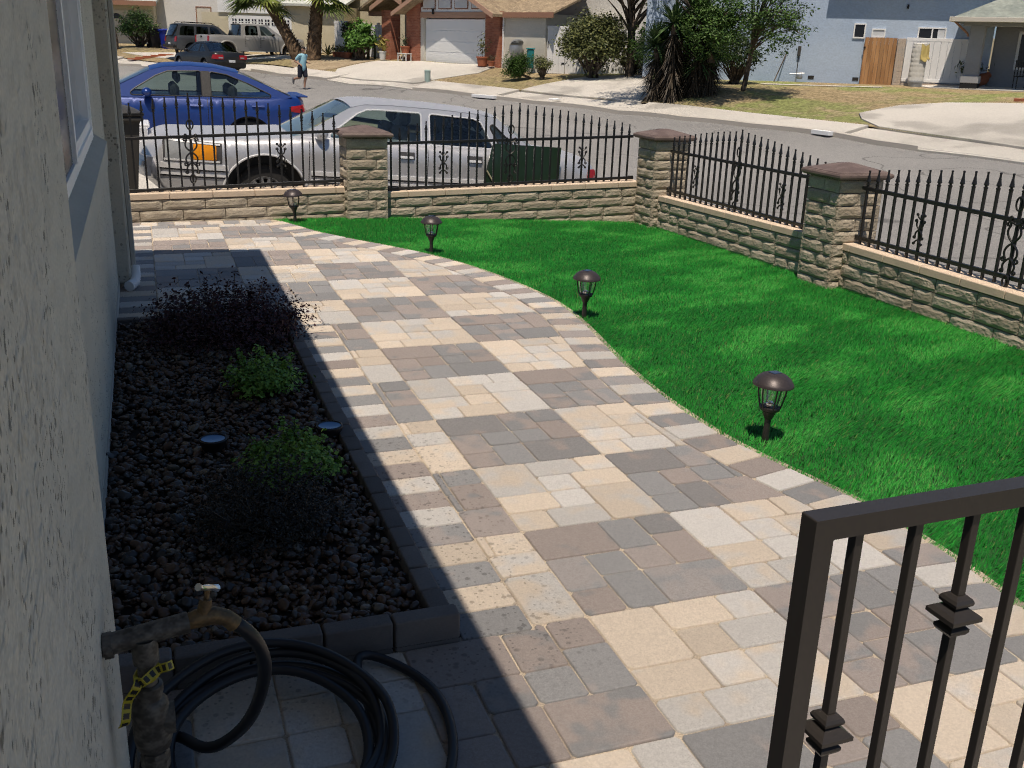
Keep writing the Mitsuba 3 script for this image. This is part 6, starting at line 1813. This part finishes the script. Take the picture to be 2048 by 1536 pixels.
body = limb([[(hipL, .095), (kneeL, .060), (J(.03, .10, .34), .058), (ankL, .038)], [(hipR, .095), (kneeR, .060), (J(-.22, -.10, .47), .058), (ankR, .038)],
             [(J(0, 0, .98), .14), (J(.03, 0, 1.2), .145), (J(.05, 0, 1.36), .13), (neck, .058), (head, .062)], [(shL, .062), (shR, .062)], [(hipL, .10), (hipR, .10)],
             [(shL, .058), (elL, .045), (J(.05, .225, 1.13), .040), (haL, .028)], [(shR, .058), (elR, .045), (J(-.04, -.225, 1.11), .040), (haR, .028)],
             [(head, .085), (head + [0, 0, .03], .098)], [(head + [0, 0, -.05], .062), (J(.165, 0, 1.575), .036)]] +
            hand(haL, haL - elL, -1, np.array([0, 0, 1.0])) + hand(haR, haR - elR, 1, np.array([0, 0, 1.0])), .014, 5)
add('body', body, 'm_skin', jg, smooth=True)
fx = np.array([fw2[0], fw2[1], 0]); sx = np.array([sd[0], sd[1], 0])
add('face', limb([[(head + fx * .085 + [0, 0, .005], .014), (head + fx * .112 + [0, 0, -.022], .015)], [(head + fx * .082 + [0, 0, -.052] - sx * .02, .008), (head + fx * .082 + [0, 0, -.052] + sx * .02, .008)], [(head + sx * .095, .014), (head + sx * .098 + [0, 0, .03], .015)], [(head - sx * .095, .014), (head - sx * .098 + [0, 0, .03], .015)]], .008, 2), 'm_skin', jg, smooth=True)
add('eyes', join([mv((ico.vertices * .011, ico.faces), head + fx * .094 + sx * s * .033 + [0, 0, .022]) for s in (-1, 1)]), 'm_hair', jg)
add('hair', limb([[(head + [0, 0, .055] - fx * .02, .098), (head + [0, 0, .075] + fx * .03, .080)], [(head - fx * .05 + [0, 0, .0], .075), (head - fx * .04 + [0, 0, .06], .085)]], .02, 3), 'm_hair', jg, smooth=True)
add('shirt', limb([[(J(.0, 0, .90), .158), (J(.03, 0, 1.2), .162), (J(.05, 0, 1.37), .142)], [(J(0, .06, .90), .12), (J(0, -.06, .90), .12)], [(shL, .078), (shR, .078)], [(shL, .078), (shL + (elL - shL) * .62, .072)], [(shR, .078), (shR + (elR - shR) * .62, .072)]], .02, 5), 'm_shirt_blue', jg, smooth=True)
add('shorts', limb([[(hipL + [0, 0, .0], .128), (hipR, .128)], [(hipL, .128), (hipL + (kneeL - hipL) * .80, .105)], [(hipR, .128), (hipR + (kneeR - hipR) * .80, .105)]], .02, 4), 'm_shorts_navy', jg, smooth=True)
add('shoe', limb([[(ankL + [0, 0, -.03], .046), (J(.13, .09, .045), .040), (J(.19, .09, .035), .030)], [(J(-.03, .09, .04), .038), (J(.13, .09, .04), .040)]], .015, 3), 'm_shoe_grey', jg, smooth=True)
add('shoe', limb([[(ankR, .046), (ankR + fx * -.05 + [0, 0, -.13], .042), (ankR + fx * -.03 + [0, 0, -.19], .030)], [(ankR + fx * -.05 + [0, 0, .03], .038), (ankR + fx * -.06 + [0, 0, -.10], .040)]], .015, 3), 'm_shoe_grey', jg, smooth=True)
